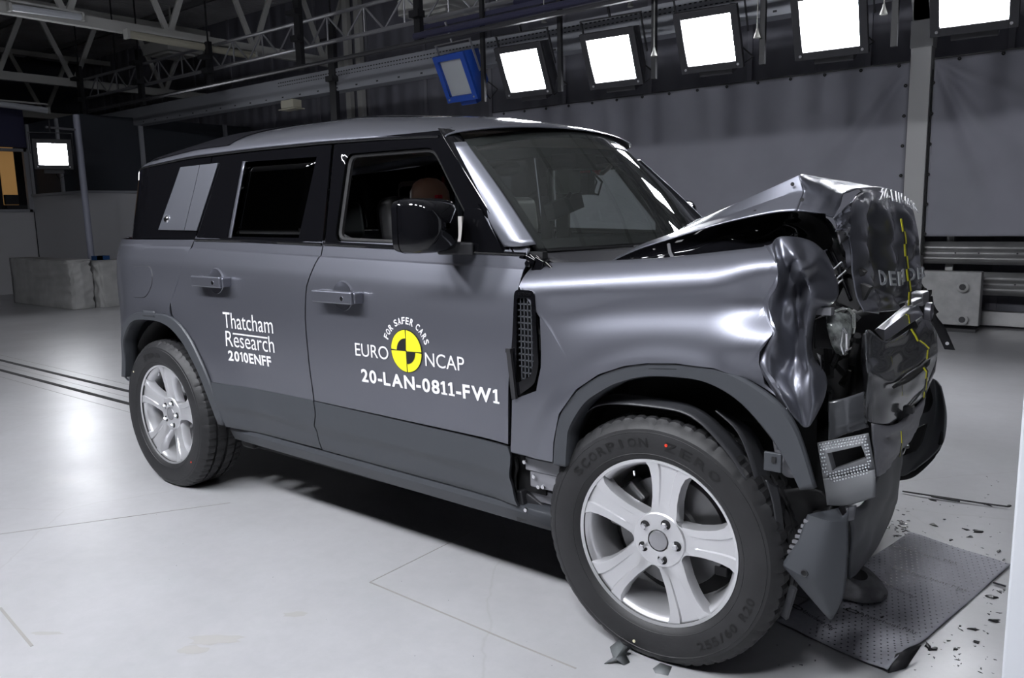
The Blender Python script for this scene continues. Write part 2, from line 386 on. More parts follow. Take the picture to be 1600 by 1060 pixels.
def wrail(name, z, h, y, x0, x1, label):
    prof = [(-.5, 0), (-.46, -.02), (-.30, -.075), (-.18, -.075), (-.06, -.02), (.06, -.02), (.18, -.075), (.30, -.075), (.46, -.02), (.5, 0)]
    rows = [[(x, y+q, z+p*h) for p, q in prof] for x in (x0, x1)]
    o = grid(name, rows, GALV, None, 4, 2, thick=.004); tag(o, label, 'crash barrier', 'barriers along the back wall')
    for x in np.arange(.6, x1, .62):
        for dz, dx in ((.24, 0), (-.24, .02), (0, .12), (0, -.12)): MB().lathe([(.001, -.004), (.010, -.003), (.010, .004)], (x+dx, y-.07 if dz else y-.025, z+dz*h), n=8).build('bolt', DARK, o)
rz = [T(1560, q, y=7.55)[2] for q in (378, 414, 426, 462, 478, 488, 492, 508)]
wrail('crash_barrier', (rz[0]+rz[1])/2, rz[0]-rz[1], 7.55, -4.5, 7, 'upper ribbed galvanised barrier rail along the back wall below the curtains')
wrail('crash_barrier', (rz[2]+rz[3])/2, rz[2]-rz[3], 7.55, -4.5, 7, 'lower ribbed galvanised barrier rail along the back wall behind the concrete block')
bb = MB(); bb.box((1.3, 7.62, (rz[6]+rz[7])/2+.01), (11.6, .14, .16)); tag(bb.build('kerb_beam', GALV), 'pale steel kerb beam along the foot of the back wall', 'kerb beam')
bp_ = MB()
for x in (1.1, 2.25, 3.6, 5.2): bp_.box((x, 7.75, .55), (.08, .09, 1.1))
tag(bp_.build('barrier_post', GALV), 'grey steel posts carrying the ribbed barrier rails', 'post')
CBY = 0
blk = T(1440, 522, z=0); blk2 = T(1531, 523, z=0)
cb = empty('concrete_block', (2.35, 7.12, 0)); tag(cb, 'pale concrete block with two round holes beside the back wall barrier', 'concrete block')
y0 = 6.98; a = T(1400, 423, y=y0); b_ = T(1533, 425, y=y0); c_ = T(1531, 522, y=y0)
cx, cw, ch = (a[0]+b_[0])/2, b_[0]-a[0], a[2]
CONC = mat('painted_concrete_block', (.40, .40, .40), .7, noise=(8, .85, 1.1))
o = MB().box((cx-2.35, 0.0, ch/2+.04), (cw, .16, ch-.08)).build('block_body', CONC, cb, bevel=.012)
o = MB().box((cx-2.35, .05, .02), (cw-.06, .22, .04)).build('block_feet', DARK, cb)
for q in ((1504, 449), (1503, 500)):
    h = T(*q, y=y0); hl = MB().lathe([(.034, -.004), (.038, -.008), (.058, -.002)], (h[0]-2.35, -.08-.058, h[2]), n=24).build('hole_rim', CONC, cb)
    MB().lathe([(.001, .0), (.036, -.0)], (h[0]-2.35, -.0815-.058, h[2]), n=24).build('hole', DARK, cb)

# wrapped blocks at the left
TARP = mat('white_tarpaulin', (.48, .48, .47), .55, noise=(3, .8, 1.1))
def wrapped(name, x0, x1, y0, y1, h, seed, label, text=False):
    rows = []
    o = empty(name, ((x0+x1)/2, (y0+y1)/2, 0)); tag(o, label, 'wrapped block'); cx_, cy_ = (x0+x1)/2, (y0+y1)/2
    P = [(x0, y0), ((x0+x1)/2, y0-.03), (x1-.06, y0), (x1, y0+.05), (x1+.03, (y0+y1)/2), (x1, y1), (x0, y1), (x0, y0)]
    for zz in (0.0, h*.3, h*.65, h*.93, h):
        rows.append([(p[0]-cx_, p[1]-cy_, zz) for p in P])
    grid('tarpaulin', rows, TARP, o, 10, 8, True, False, .004, rip=.011, seed=seed)
    top = [(p[0]-cx_, p[1]-cy_, h) for p in P[:-1]]
    mesh('top_sheet', top, [tuple(range(len(top)))], TARP, o)
    MB().box((0, 0, h*.46), (x1-x0-.14, y1-y0-.14, h*.9)).build('block', DARK, o)
    if text:
        m_ = MB(); rn = random.Random(4)
        for k in range(6):
            x_ = -.24+rn.random()*.06
            while x_ < .24:
                l = .02+rn.random()*.05; m_.box((x_+l/2+.15, -(y1-y0)/2-.05, .57-k*.055), (l, .004, .022)); x_ += l+.018
        m_.build('printed_notice', DARK, o)
    return o
wrapped('wrapped_block', -12.4, -9.92, 2.80, 3.14, .83, 3, 'large white tarpaulin covered block at far left under the bright floodlight')
wrapped('wrapped_block', -10.15, -9.80, 3.22, 4.6, .80, 8, 'smaller white tarpaulin covered block just behind the rear of the car')
bx = MB(); p_ = T(158, 397, x=-9.9); bx.box((-10, p_[1]+.03, .84), (.2, .22, .07)); tag(bx.build('blue_box', mat('blue_plastic', (.01, .06, .2), .4)), 'small blue tray on top of the smaller covered block', 'tray')
bx = MB(); p_ = T(149, 405, x=-9.85); bx.box((-9.95, p_[1]+.1, .84), (.10, .10, .07)); tag(bx.build('black_box', BLACK), 'small black box beside the foot of the lighting pole', 'box')
pl = MB(); pl.tube([(-10.32, 3.35, 0), (-10.32, 3.33, 3.25)], .055, 14); tag(pl.build('lighting_pole', mat('blue_grey_pole', (.30, .31, .38), .45)), 'tall grey pole at the left between the two covered blocks', 'pole')

# ------------------------------------------------------------------ floodlights
LHOUS = mat('black_lamp_housing', (.02, .02, .024), .5); BLUEH = mat('blue_lamp_housing', (.008, .05, .30), .45)
ALU = mat('aluminium_reflector', (.45, .45, .45), .35, .8)
def lens_mat(name, e):
    return mat(name, (.93, .95, 1.0), .4, emit=e)
L_NEAR, L_FAR, L_LEFT = lens_mat('lit_lens_near', LAMP_NEAR), lens_mat('lit_lens', LAMP_FAR), lens_mat('lit_lens_left', LAMP_LEFT)
LENS_OFF = mat('unlit_lens', (.40, .42, .44), .25, .2, 1.)
def floodlight(loc, aim, lens, hous, label, sz=(.49, .45), group='floodlights on the lighting gantry', barn=False, pipe=True):
    o = empty('floodlight', loc); tag(o, label, 'floodlight', group)
    d = Vector(aim)-Vector(loc); o.rotation_euler = d.to_track_quat('-Y', 'Z').to_euler()
    w_, h_ = sz; W2, H2 = w_/2+.07, h_/2+.07
    # tapered housing
    vs = [(-W2, 0, -H2), (W2, 0, -H2), (W2, 0, H2), (-W2, 0, H2), (-W2*.65, .34, -H2*.6), (W2*.65, .34, -H2*.6), (W2*.65, .34, H2*.75), (-W2*.65, .34, H2*.75)]
    mesh('housing', vs, [(0, 1, 5, 4), (1, 2, 6, 5), (2, 3, 7, 6), (3, 0, 4, 7), (4, 5, 6, 7)], hous, o, 20, .006)
    f = MB()
    for s in (-1, 1):
        f.box((s*(w_/2+.035), -.015, 0), (.07, .05, h_+.14)); f.box((0, -.015, s*(h_/2+.035)), (w_, .05, .07))
    f.build('bezel', hous, o, bevel=.004)
    MB().box((0, .004, 0), (w_, .01, h_)).build('lens', lens, o)
    g = MB(); g.box((0, .16, -H2-.03), (w_*.7, .22, .09)); g.build('ballast_box', hous, o, bevel=.006)
    for s in (-1, 1):
        c = MB(); c.lathe([(.001, -.05), (.012, -.05), (.012, -.04)], (s*(w_/2+.02), 0, -h_/2-.03), n=10); c.build('clip', STEEL, o)
    if barn:
        for s in (-1, 1):
            mesh('side_flap', [(s*W2, 0, -H2), (s*W2, 0, H2), (s*(W2+.05), -.10, H2*.9), (s*(W2+.05), -.10, -H2*.9)], [(0, 1, 2, 3)], hous, o, None, .004)
    y = MB(); y.bar((-W2-.03, .12, 0), (-W2-.03, .12, H2+.1), .03, .01, (1, 0, 0)); y.bar((W2+.03, .12, 0), (W2+.03, .12, H2+.1), .03, .01, (1, 0, 0)); y.bar((-W2-.04, .12, H2+.1), (W2+.04, .12, H2+.1), .03, .012)
    y.tube([(0, .12, H2+.1), (0, .12, H2+(.34 if hous is BLUEH else .30 if w_ < .45 else .21))], .015); y.build('yoke', STEEL if hous is BLUEH else hous, o)
    cb_ = MB(); cb_.tube([(W2*.4, .3, -.1), (W2*.9, .38, -.32), (W2*.3, .36, -.42), (-.05, .34, -.1)], .008); cb_.build('cable', BLACK, o)
    return o
k = MB(); k.tube([(-10.32, 3.33, 3.0), (-10.2, 2.78, 3.0)], .02); tag(k.build('lamp_arm', PRIMER), 'grey arm holding the lone left floodlight to its pole', 'lamp arm')
GY = 4.5
names = {-1.66: 'lit floodlight hanging nearest the blue lamp', -.49: 'second lit floodlight right of the blue lamp', .60: 'middle lit floodlight of the five above the windscreen',
         1.74: 'fourth lit floodlight, above the crumpled bonnet', 2.86: 'rightmost lit floodlight, cut by the top edge'}
for x, z in ((-1.66, 3.055), (-.49, 3.03), (.60, 3.065), (1.74, 3.045), (2.86, 3.09)):
    floodlight((x, GY, z), (x+.35, 0, .9), L_FAR, LHOUS, names[x])
floodlight((-2.70, GY, 3.10), (-2.9, 0, .9), LENS_OFF, BLUEH, 'unlit floodlight in a bright blue housing', (.38, .44))
floodlight((-10.1, 2.80, 2.56), (3, -1.6, 1.0), L_LEFT, LHOUS, 'lone lit floodlight at far left beside the pole', (.42, .34), 'floodlight on the left pole', False)
for i, x in enumerate((-1.6, -.1, 1.2, 2.4, 3.5)):
    floodlight((x, -3.7, 4.0), (x, -.9, .5), L_NEAR, LHOUS, 'floodlight on the gantry behind the photographer', group='floodlights behind the photographer')
# ------------------------------------------------------------------ gantry and roof steel
TRAY = mat('galvanised_tray', (.32, .33, .36), .5, .5); PIPE = mat('scaffold_pipe', (.36, .36, .38), .35, .7); CREAM = mat('cream_beam', (.46, .46, .44), .6); BLKST = mat('black_steel', (.01, .01, .012), .5)
GY = 5.1
zt = T(300, 150, y=GY)[2]; zb = T(300, 178, y=GY)[2]
t0 = T(148, 190, y=GY)[0]
g = MB(); g.box(((t0+7)/2, GY+.1, (zt+zb)/2), (7-t0, .03, zt-zb)); g.box(((t0+7)/2, GY+.2, zb), (7-t0, .22, .02)); g.box(((t0+7)/2, GY+.2, zt), (7-t0, .22, .02))
gt = g.build('cable_tray', TRAY); tag(gt, 'long perforated grey cable tray carrying the floodlights', 'cable tray')
h = MB()
for x in np.arange(-7.2, 3, .06):
    h.box((x, GY+.083, zt-.05), (.03, .004, .014)); h.box((x, GY+.083, zt-.10), (.03, .004, .010))
for x in np.arange(t0+.5, 3, .45): h.box((x, GY+.082, zb+.03), (.04, .004, .02))
h.build('perforation', BLKST, gt)['kind'] = 'stuff'
def seg(p, q, y): return T(*p, y=y), T(*q, y=y)
# lattice girder above the tray
ly = 4.9; zA = T(250, 93, y=ly)[2]; zB = T(250, 127, y=ly)[2]; xa = T(130, 128, y=ly)[0]; xb = 4.0
lg = MB(); lg.tube([(xa, ly, zA), (xb, ly, zA)], .028); lg.tube([(xa, ly, zB), (xb, ly, zB)], .03)
n_ = 0; x = xa+.2
while x < xb:
    lg.tube([(x, ly, zB), (x+.4, ly, zA)], .014, 6); lg.tube([(x+.4, ly, zA), (x+.8, ly, zB)], .014, 6); lg.tube([(x+.4, ly, zA), (x+.4, ly, zB)], .014, 6); x += .8
tag(lg.build('lattice_girder', PIPE), 'silver tubular lattice girder running above the cable tray', 'girder')
pb = MB(); zC = T(215, 158, y=4.2)[2]; pb.tube([(T(140, 180, y=4.2)[0], 4.2, zC), (5, 4.2, zC)], .03); tag(pb.build('scaffold_pipe', mat('dark_pipe', (.06, .06, .065), .4, .5)), 'single dark scaffold pipe below the lattice girder', 'pipe')
for i, (px, pa, pb2, wd, y) in enumerate(((124, 120, 195, .14, 4.7), (217, 95, 165, .13, 4.75), (326, 85, 140, .12, 4.75), (465, 16, 110, .12, 4.6), (518, 60, 190, .14, 5.2), (652, -20, 70, .10, 4.4), (187, 165, 245, .16, 5.4))):
    p, q = T(px, pa, y=y), T(px, pb2, y=y)
    k = MB(); k.box((p[0], y, (p[2]+q[2])/2+.1), (wd, .07, p[2]-q[2]+.2)); k.box((p[0], y-.08, p[2]-.05), (.22, .12, .06)); k.box((p[0]+.05, y-.08, (p[2]+q[2])/2), (.16, .12, .08)); k.box((p[0], y, (p[2]+5.95)/2), (.02, .02, 5.95-p[2]))
    tag(k.build('hanger_post', BLKST), ['black hanger bracket at the left end of the tray', 'black hanger bracket just right of the left truss', 'short black hanger bracket under the tube lamp', 'black hanger bracket crossing the lattice girder', 'long black post hanging in front of the roof rear', 'black hanger bracket beside the blue floodlight', 'black post hanging left of the car roof'][i], 'hanger bracket', 'black hangers of the gantry')
# clutter along the gantry near the lamps: short drop pipes with pull handles
for i, (px, py) in enumerate(((850, 30), (985, 5), (1022, 82), (1183, 53), (1381, 16))):
    p = T(px, py, y=4.35); k = MB(); k.lathe([(.008, .05), (.014, .02), (.028, -.02), (.032, -.035), (.001, -.035)], p, 'z', 14); k.tube([(p[0], p[1], p[2]+.04), (p[0], p[1], max(p[2]+.3, 3.59))], .005, 6)
    tag(k.build('pull_cord_bell', mat('ivory_plastic', (.3, .3, .28), .7)), 'small ivory bell shaped pull handle hanging between the floodlights', 'pull handle', 'ivory pull handles on the gantry')
bt = MB(); bt.tube([(-3.2, 4.3, 3.62), (6, 4.3, 3.62)], .04); bt.tube([(-2, 4.8, 3.9), (6, 4.8, 3.9)], .05); bt.box((.9, 4.6, 3.75), (8.2, .3, .05))
tag(bt.build('lighting_bar', mat('blue_black_bar', (.03, .03, .06), .4)), 'dark double bar the lit floodlights hang from', 'lighting bar')
for i, x in enumerate((-2.2, -1.1, .05, 1.17, 2.3)):
    k = MB(); k.bar((x, 4.41, 2.75), (x, 4.41, 3.9), .04, .05)
    tag(k.build('drop_arm', BLKST), 'black drop arm hanging between the lit floodlights', 'drop arm', 'drop arms between the floodlights')
# roof trusses across the hall
def truss(x, z0, z1, y0, y1, ynodes, label, dy=.75, s=.09):
    k = MB(); k.box((x, (y0+y1)/2, z0), (.12, y1-y0, .16)); k.box((x, (y0+y1)/2, z1), (.10, y1-y0, .12))
    for y in ynodes:
        k.bar((x, y, z0), (x, y-dy, z1), s, .05, (1, 0, 0)); k.bar((x, y, z0), (x, y+dy, z1), s, .05, (1, 0, 0))
    tag(k.build('roof_truss', CREAM), label, 'roof truss', 'roof trusses')
yn = T(300, 45, z=4.45)[1]
truss(-8.8, 4.45, 5.8, -2, 8, [yn-3.2, yn-1.6, yn, yn+1.62, yn+3.2], 'pale roof truss crossing the top left corner above the tube lamp', .55)
truss(-13.6, 4.3, 5.75, -2, 8, [T(q, 150, x=-13.6)[1] for q in (-90, 0, 118, 258, 380)], 'pale roof truss farther back above the office window', .65)
truss(-4.2, 4.9, 5.85, -1, 8, [2.5, 3.9, 5.3, 6.7], 'pale roof truss above the blue floodlight', .6)
truss(-18.5, 4.2, 5.7, -2, 8, [-1, .8, 2.6, 4.4, 6.2], 'dim roof truss at the far end of the hall', .7)
pu = MB()
for y in (-1, .9, 2.8, 4.7, 6.6): pu.box((-6, y, 5.88), (30, .07, .1))
structure(pu.build('ceiling_purlins', mat('dark_purlin', (.16, .16, .165), .7)))
k = MB(); p, q = T(135, 22, x=-8.6), T(0, -2, x=-8.6); 
def tube_light(pa, pb, x, label, mm, r=.045):
    a, b = T(*pa, x=x), T(*pb, x=x); o = empty('tube_lamp', tuple((a+b)/2)); tag(o, label, 'tube lamp', 'unlit tube lamps under the roof')
    c = (a+b)/2; MB().tube([a-c, b-c], r, 12).build('diffuser', mm, o)
    MB().box((0, 0, r+.02), (.09, abs(b[1]-a[1]), .03)).build('batten', CREAM, o)
    for e in (a, b): MB().box(tuple(e-c), (r*2.3, .04, r*2.3)).build('end_cap', CREAM, o)
IV = mat('ivory_diffuser', (.42, .40, .32), .4); WV = mat('white_diffuser', (.6, .62, .66), .3)
tube_light((198, 53), (398, 88), -8.55, 'long ivory tube lamp below the roof truss', IV, .06)
tube_light((14, 11), (128, 27), -8.7, 'white tube lamp on the truss in the top left corner', WV, .05)
tube_light((-40, 157), (75, 173), -13.4, 'white tube lamp above the office window', WV, .06)
p = T(455, 163, y=5.15); k = MB(); k.box(p, (.32, .16, .12)); k.box((p[0], p[1], p[2]-.08), (.42, .2, .015)); k.tube([(p[0]+.02, p[1], p[2]+.05), (p[0]+.02, p[1], zb-.012)], .01)
tag(k.build('junction_box', IV), 'cream junction box hanging under the cable tray', 'junction box')
for (px, py, y, lab) in ((270, 78, 6.5, 'pale air unit high behind the lattice girder'), (690, 12, 6.0, 'pale air unit under the roof near the blue floodlight')):
    p = T(px, py, y=y); k = MB(); k.box(p, (1.0, .8, .22)); k.box((p[0], p[1], p[2]-.13), (.7, .6, .04)); k.box((p[0], p[1], (p[2]+5.95)/2), (.03, .03, 5.95-p[2])); tag(k.build('air_unit', CREAM), lab, 'air unit')
cols = MB()
for q in (548, 566): p = T(q, 170, y=7.9); cols.box((p[0], 7.9, 3), (.14, .1, 6))
structure(cols.build('column', CREAM))
# white post at the right edge, near the camera
p = T(1580, 860, y=-1.0)
ps = MB(); ps.box((p[0]+.2, -1.0+.1, 1.3), (.4, .2, 2.6)); tag(ps.build('white_board', mat('white_painted_board', (.62, .64, .68), .5), bevel=.006), 'tall white painted board standing at the right edge of the picture', 'board')

# ================================================================== THE CAR
CAR = empty('crashed_car', (1.3, 0, 0)); tag(CAR, 'dark grey four-door off-roader with its front crushed, standing in the middle of the hall', 'car')
CAR.location = (0, 0, 0)
XF, ZH = 2.955, .395          # front axle, hub height
PROF = [(.30, .90), (.36, .915), (.40, .930), (.43, .945), (.50, .952), (.53, .964), (.58, .962), (.63, .957), (.66, .957), (.80, .966), (.95, .970), (1.03, .9695), (1.08, .968), (1.12, .965), (1.15, .9615), (1.175, .958), (1.195, .954), (1.205, .951), (1.235, .943), (1.266, .934), (1.272, .926), (1.335, .911), (1.75, .832), (1.9, .80)]
PZ, PY = zip(*PROF)
def sst(a, b, x): t = min(1, max(0, (x-a)/(b-a))); return t*t*(3-2*t)
def taper(x): dx = max(0, -x-.2); return .66*dx*dx
def taper2(x): dx = max(0, -x-.15); return 1.0*dx*dx
def flare(x, z):
    f = 0
    for cx_, cz in ((.06, .42), (3.04, .45)):
        d = math.hypot(x-cx_, z-cz); f = max(f, 1-sst(.52, .82, d))
    return .030*f*(1-sst(1.0, 1.2, z))
def KS(z): return float(np.interp(z, (.40, .64, 1.2, 1.33, 1.6), (.008, .013, .027, .020, 0)))
def W(x, z): return float(np.interp(z+KS(z)*(x-1.37), PZ, PY))+flare(x, z)-(taper2(x) if z > 1.338 else taper(x))
def rowpanel(name, L_, R_, zs, m, parent, s=1, n=30, hem=.012, off=0., ang=14):
    """door skin laid out in level rows so that the swage lines stay crisp; L_, R_ are edges (x, z)"""
    li = sorted((z, x) for x, z in L_); ri = sorted((z, x) for x, z in R_); rows = []
    def px_(tab, z): return float(np.interp(z, [a for a, b in tab], [b for a, b in tab]))
    zz = [(zs[0], hem)]+[(z, 0) for z in zs]+[(zs[-1], hem)]
    for zp, hm in zz:
        xl, xr = px_(li, zp), px_(ri, zp); us = [(0, hem)]+[(u, 0) for u in np.linspace(0, 1, n)]+[(1, hem)]; row = []
        for u, h2 in us:
            x = xl+(xr-xl)*u; z = zp-KS(zp)*(x-1.37) if zp > .45 else zp; row.append((x, -s*(W(x, z)+off-max(hm, h2)), z))
        rows.append(row)
    h, w_ = len(rows), len(rows[0])
    return mesh(name, [v for q in rows for v in q], [(i*w_+j, i*w_+j+1, (i+1)*w_+j+1, (i+1)*w_+j) for i in range(h-1) for j in range(w_-1)], m, parent, ang, .002)
ZD = [.655, .66, .70, .76, .82, .88, .94, 1.0, 1.05, 1.10, 1.14, 1.17, 1.195, 1.205, 1.235, 1.266, 1.272, 1.30, 1.333]
def WF(x, z):
    """front wing"""
    zc, zt_ = 1.158+.078*(x-2.53), 1.262+.085*(x-2.52)
    y = .972-.008*math.exp(-((z-(zc-.06))/.05)**2)*sst(2.5, 2.6, x)
    if z > zc: t = (z-zc)/(zt_-zc); y = .972-.085*t**2.3
    if z < .9: y -= .012*(1-sst(.6, .9, z))*(1-sst(2.5, 2.75, x))
    d = math.hypot(x-3.04, z-.45); f = (1-sst(.53, .60, d))*.012+(1-sst(.58, .76, d))*.026
    # buckles running back from the crushed edge
    b = sst(3.12, 3.32, x)*(.022*math.sin((z-1.0)*26)) - .02*sst(3.2, 3.34, x)
    return y+f+b
ARF = [(2.600, .60), (2.606, .678), (2.633, .78), (2.702, .87), (2.787, .929), (2.879, .965), (2.96, .982), (3.051, .990), (3.17, .987), (3.265, .960), (3.356, .907), (3.41, .835), (3.46, .69)]
ARFi = [(2.655, .60), (2.662, .682), (2.672, .735), (2.726, .818), (2.785, .865), (2.85, .903), (2.95, .935), (3.072, .944), (3.152, .935), (3.24, .893), (3.323, .813), (3.37, .75), (3.415, .675)]
ARR = [(-.44, .56), (-.406, .672), (-.354, .80), (-.266, .89), (-.152, .942), (-.04, .957), (.085, .958), (.20, .955), (.302, .925), (.385, .865), (.44, .80), (.525, .655), (.60, .43)]
ARRi = [(-.40, .56), (-.375, .665), (-.335, .775), (-.235, .862), (-.16, .90), (-.07, .915), (.08, .917), (.16, .905), (.235, .877), (.32, .82), (.38, .755), (.44, .66), (.545, .43)]

def decal(name, vs, fs, parent, m, lift=.0035, s=1):
    return mesh(name, [(x, -s*(W(x, z)+lift), z) for x, z in vs], fs, m, parent, None)
def text_on(name, txt, box, parent, m, lift=.0035, bold=0., sp=1., slope=0., foot=True):
    vs, fs = text_geo(txt, 1, bold, 1, sp, foot); x0, x1, z0, z1 = box; vs = fit(vs, x0, x1, z0, z1)
    return decal(name, [(x, z+slope*(x-x0)) for x, z in vs], fs, parent, m, lift)

RD_L = [(.363, 1.332), (.345, 1.29), (.309, 1.258), (.245, 1.159), (.216, 1.06), (.211, .994), (.225, .92), (.262, .945-.01)]
XG = [(1.362, 1.332), (1.358, 1.273), (1.333, 1.233), (1.293, 1.136), (1.281, .997), (1.284, .77), (1.290, .642)]
XF_ = [(2.452, 1.312), (2.448, 1.25), (2.436, 1.181), (2.42, 1.0), (2.402, .867), (2.393, .622)]
def sh(P, d): return [(x+d, z) for x, z in P]
def car_side(s):
    """panels of one flank; s=1 the side facing the camera, s=-1 the other"""
    S = lambda x, z: W(x, z)
    # rear quarter
    outer = [(-.86, .60), (-.86, 1.335), (.355, 1.335)]+sh(RD_L[1:-1], -.006)+[(.27, .935)]
    q = polar('rear_quarter_panel', (.02, .62), ARR[:], outer+[(.2, .955), (.1, .958), (-.1, .95), (-.3, .86), (-.40, .68), (-.5, .6)], S, PAINT, CAR, s, -.05, math.pi+.2, 160, 34, ang=16)
    # arch trim rear
    k = [[(x, -s*(W(x, z)+.004), z) for x, z in ARR], [(x+(X-x)*.1, -s*(W(x, z)+.014), z+(Z-z)*.1) for (x, z), (X, Z) in zip(ARR, ARRi)],
         [(x+(X-x)*.9, -s*(W(x, z)+.012), z+(Z-z)*.9) for (x, z), (X, Z) in zip(ARR, ARRi)], [(X, -s*(W(X, Z)+.0), Z) for X, Z in ARRi], [(X, -s*(W(X, Z)-.07), Z) for X, Z in ARRi]]
    at = grid('rear_arch_trim', k, CLAD, CAR, 5, 2, False, True, .003, ang=25)
    if s == 1:
        f = polar('fuel_flap', (-.10, 1.115), None, rnd_poly([(-.20, 1.192), (-.005, 1.198), (.018, 1.11), (-.03, 1.035), (-.185, 1.03), (-.225, 1.10)], .05), S, PAINT, CAR, s, 0, 2*math.pi, 60, 3, .004, off=.0045)
        g = MB(); pts = rnd_poly([(-.20, 1.192), (-.005, 1.198), (.018, 1.11), (-.03, 1.035), (-.185, 1.03), (-.225, 1.10)], .05); pts = pts+pts[:1]
        g.tube([(x, -(W(x, z)+.001), z) for x, z in pts], .0035, 6); g.build('flap_gap', DARK, f)
    # rear door
    dr = [(x, z) for x, z in RD_L[:-1]]
    e_ = [(.243, .935), (.295, .932), (.318, .918), (.39, .868), (.447, .80), (.532, .648)]
    rd = rowpanel('rear_door', [(x, z-.022) for x, z in dr]+[(x, z-.012) for x, z in e_], [(x-.005, z) for x, z in XG], [z-.022+.0 if z < .67 else z for z in ZD], PAINT, CAR, s, 46)
    cl = polar('door_cladding', (.93, .53), None, [(.535, .640), (1.286, .640), (1.297, .60), (1.300, .575), (1.290, .53), (1.296, .46), (1.303, .421), (.60, .423), (.575, .50)], S, CLAD, rd, s, 0, 2*math.pi, 70, 8, off=.004)
    # front door
    fd = rowpanel('front_door', [(x+.004, z) for x, z in XG], [(x-.006, z+.025) for x, z in XF_], [z-.014 if z < .67 else z for z in ZD], PAINT, CAR, s, 40)
    cl2 = polar('door_cladding', (1.85, .53), None, [(1.296, .637), (2.388, .617), (2.404, .59), (2.405, .56), (2.398, .51), (2.408, .44), (2.415, .402), (1.312, .418), (1.304, .46), (1.299, .53), (1.309, .575), (1.306, .60)], S, CLAD, fd, s, 0, 2*math.pi, 70, 8, off=.004)
    # window line trim
    k = MB(); k.tube([(x, -s*(W(x, z)+.003), z) for x, z in ((.37, 1.336), (.8, 1.333), (1.355, 1.32))], .007, 6); k.build('waist_strip', GLOSS, rd)
    k = MB(); k.tube([(x, -s*(W(x, z)+.003), z) for x, z in ((1.37, 1.322), (1.9, 1.308), (2.44, 1.293))], .007, 6); k.build('waist_strip', GLOSS, fd)
    # sill
    rows = [[(x, -s*y, z) for x in (.60, 1.2, 1.9, 2.56)] for y, z in ((.86, .425), (.945, .418), (.948, .40), (.925, .350), (.80, .345))]
    rows = [[(x, y, z-.012*(x-.6)) for x, y, z in r] for r in rows]
    grid('sill', rows, CLAD, CAR, 3, 1, True, True, .003, ang=20)
    # glasshouse: black frames around the openings
    fo = [(.372, 1.340), (1.352, 1.324), (1.352, 1.752), (.447, 1.754)]
    wi = rnd_poly([(.635, 1.352), (1.165, 1.345), (1.262, 1.692), (.775, 1.700)], .05)
    fr = polar('window_frame', (.95, 1.53), [(.66-.02, 1.352), (1.19, 1.345), (1.262, 1.692), (.70, 1.700)], fo, S, GLOSS, rd, s, 0, 2*math.pi, 90, 4, .01)
    polar('rear_door_glass', (.95, 1.53), None, [(.62, 1.345), (1.21, 1.34), (1.28, 1.70), (.68, 1.705)], S, DGLASS if s == 1 else glass('far_glass', (.4, .42, .42), 1.), rd, s, 0, 2*math.pi, 50, 3, 0, off=-.014)
    if s == 1: grid('division_bar', [[(.655, -W(.655, 1.352)-.004, 1.346), (.715, -W(.7, 1.7)-.004, 1.702)], [(.680, -W(.68, 1.352)-.004, 1.346), (.735, -W(.73, 1.7)-.004, 1.702)]], PAINT, rd, 6, 2, thick=.004)
    fo = [(1.372, 1.322), (2.375, 1.298), (2.19, 1.515), (1.985, 1.745), (1.372, 1.750)]
    wi = [(1.430, 1.330), (2.255, 1.305), (2.085, 1.52), (1.955, 1.687), (1.455, 1.692)]
    fr2 = polar('window_frame', (1.75, 1.51), rnd_poly(wi, .045), fo, S, GLOSS, fd, s, 0, 2*math.pi, 110, 4, .014)
    if s == -1: polar('front_door_glass', (1.75, 1.51), None, wi, S, glass('side_glass', (.9, .92, .9), 1.), fd, s, 0, 2*math.pi, 50, 3, 0, off=-.012)
    # inner weather strip
    k = MB(); P = rnd_poly(wi, .045); P = [(1.75+(x-1.75)*.97, 1.51+(z-1.51)*.96) for x, z in P]; P.append(P[0]); k.tube([(x, -s*(W(x, z)-.022), z) for x, z in P], .012, 6); k.build('window_seal', BLACK, fd)
    # rear side glass with body coloured panel
    polar('rear_side_glass', (-.02, 1.53), None, [(-.62, 1.342), (.362, 1.340), (.438, 1.752), (-.275, 1.725), (-.56, 1.700)], S, GLOSS if s == 1 else DGLASS, CAR, s, 0, 2*math.pi, 80, 8, .01)
    if s == 1:
        a = polar('signature_panel', (.20, 1.54), None, [(.010, 1.388), (.262, 1.384), (.345, 1.705), (.165, 1.703)], S, PAINT2, CAR, s, 0, 2*math.pi, 50, 4, .006, off=.008)
        polar('signature_panel', (.40, 1.54), None, [(.268, 1.384), (.378, 1.382), (.51, 1.706), (.350, 1.705)], S, PAINT2, rd, s, 0, 2*math.pi, 50, 4, .006, off=.008)
        k = MB(); k.lathe([(.001, -.006), (.013, -.008), (.018, -.003), (.018, .01)], (.085, -(W(.085, 1.44)+.008), 1.44), n=20); k.lathe([(.019, -.003), (.023, -.005), (.025, .004)], (.085, -(W(.085, 1.44)+.008), 1.44), n=20)
        k.build('lock_button', CHROME, a)
    return rd, fd
RDOOR, FDOOR = car_side(1)
def far_side(fn):
    before = set(bpy.data.objects); r = fn()
    for o in set(bpy.data.objects)-before:
        if o.type == 'MESH':
            for v in o.data.vertices: v.co.x -= .11*sst(-.5, 1.0, v.co.x); v.co.y *= .90
    return r
far_side(lambda: car_side(-1))

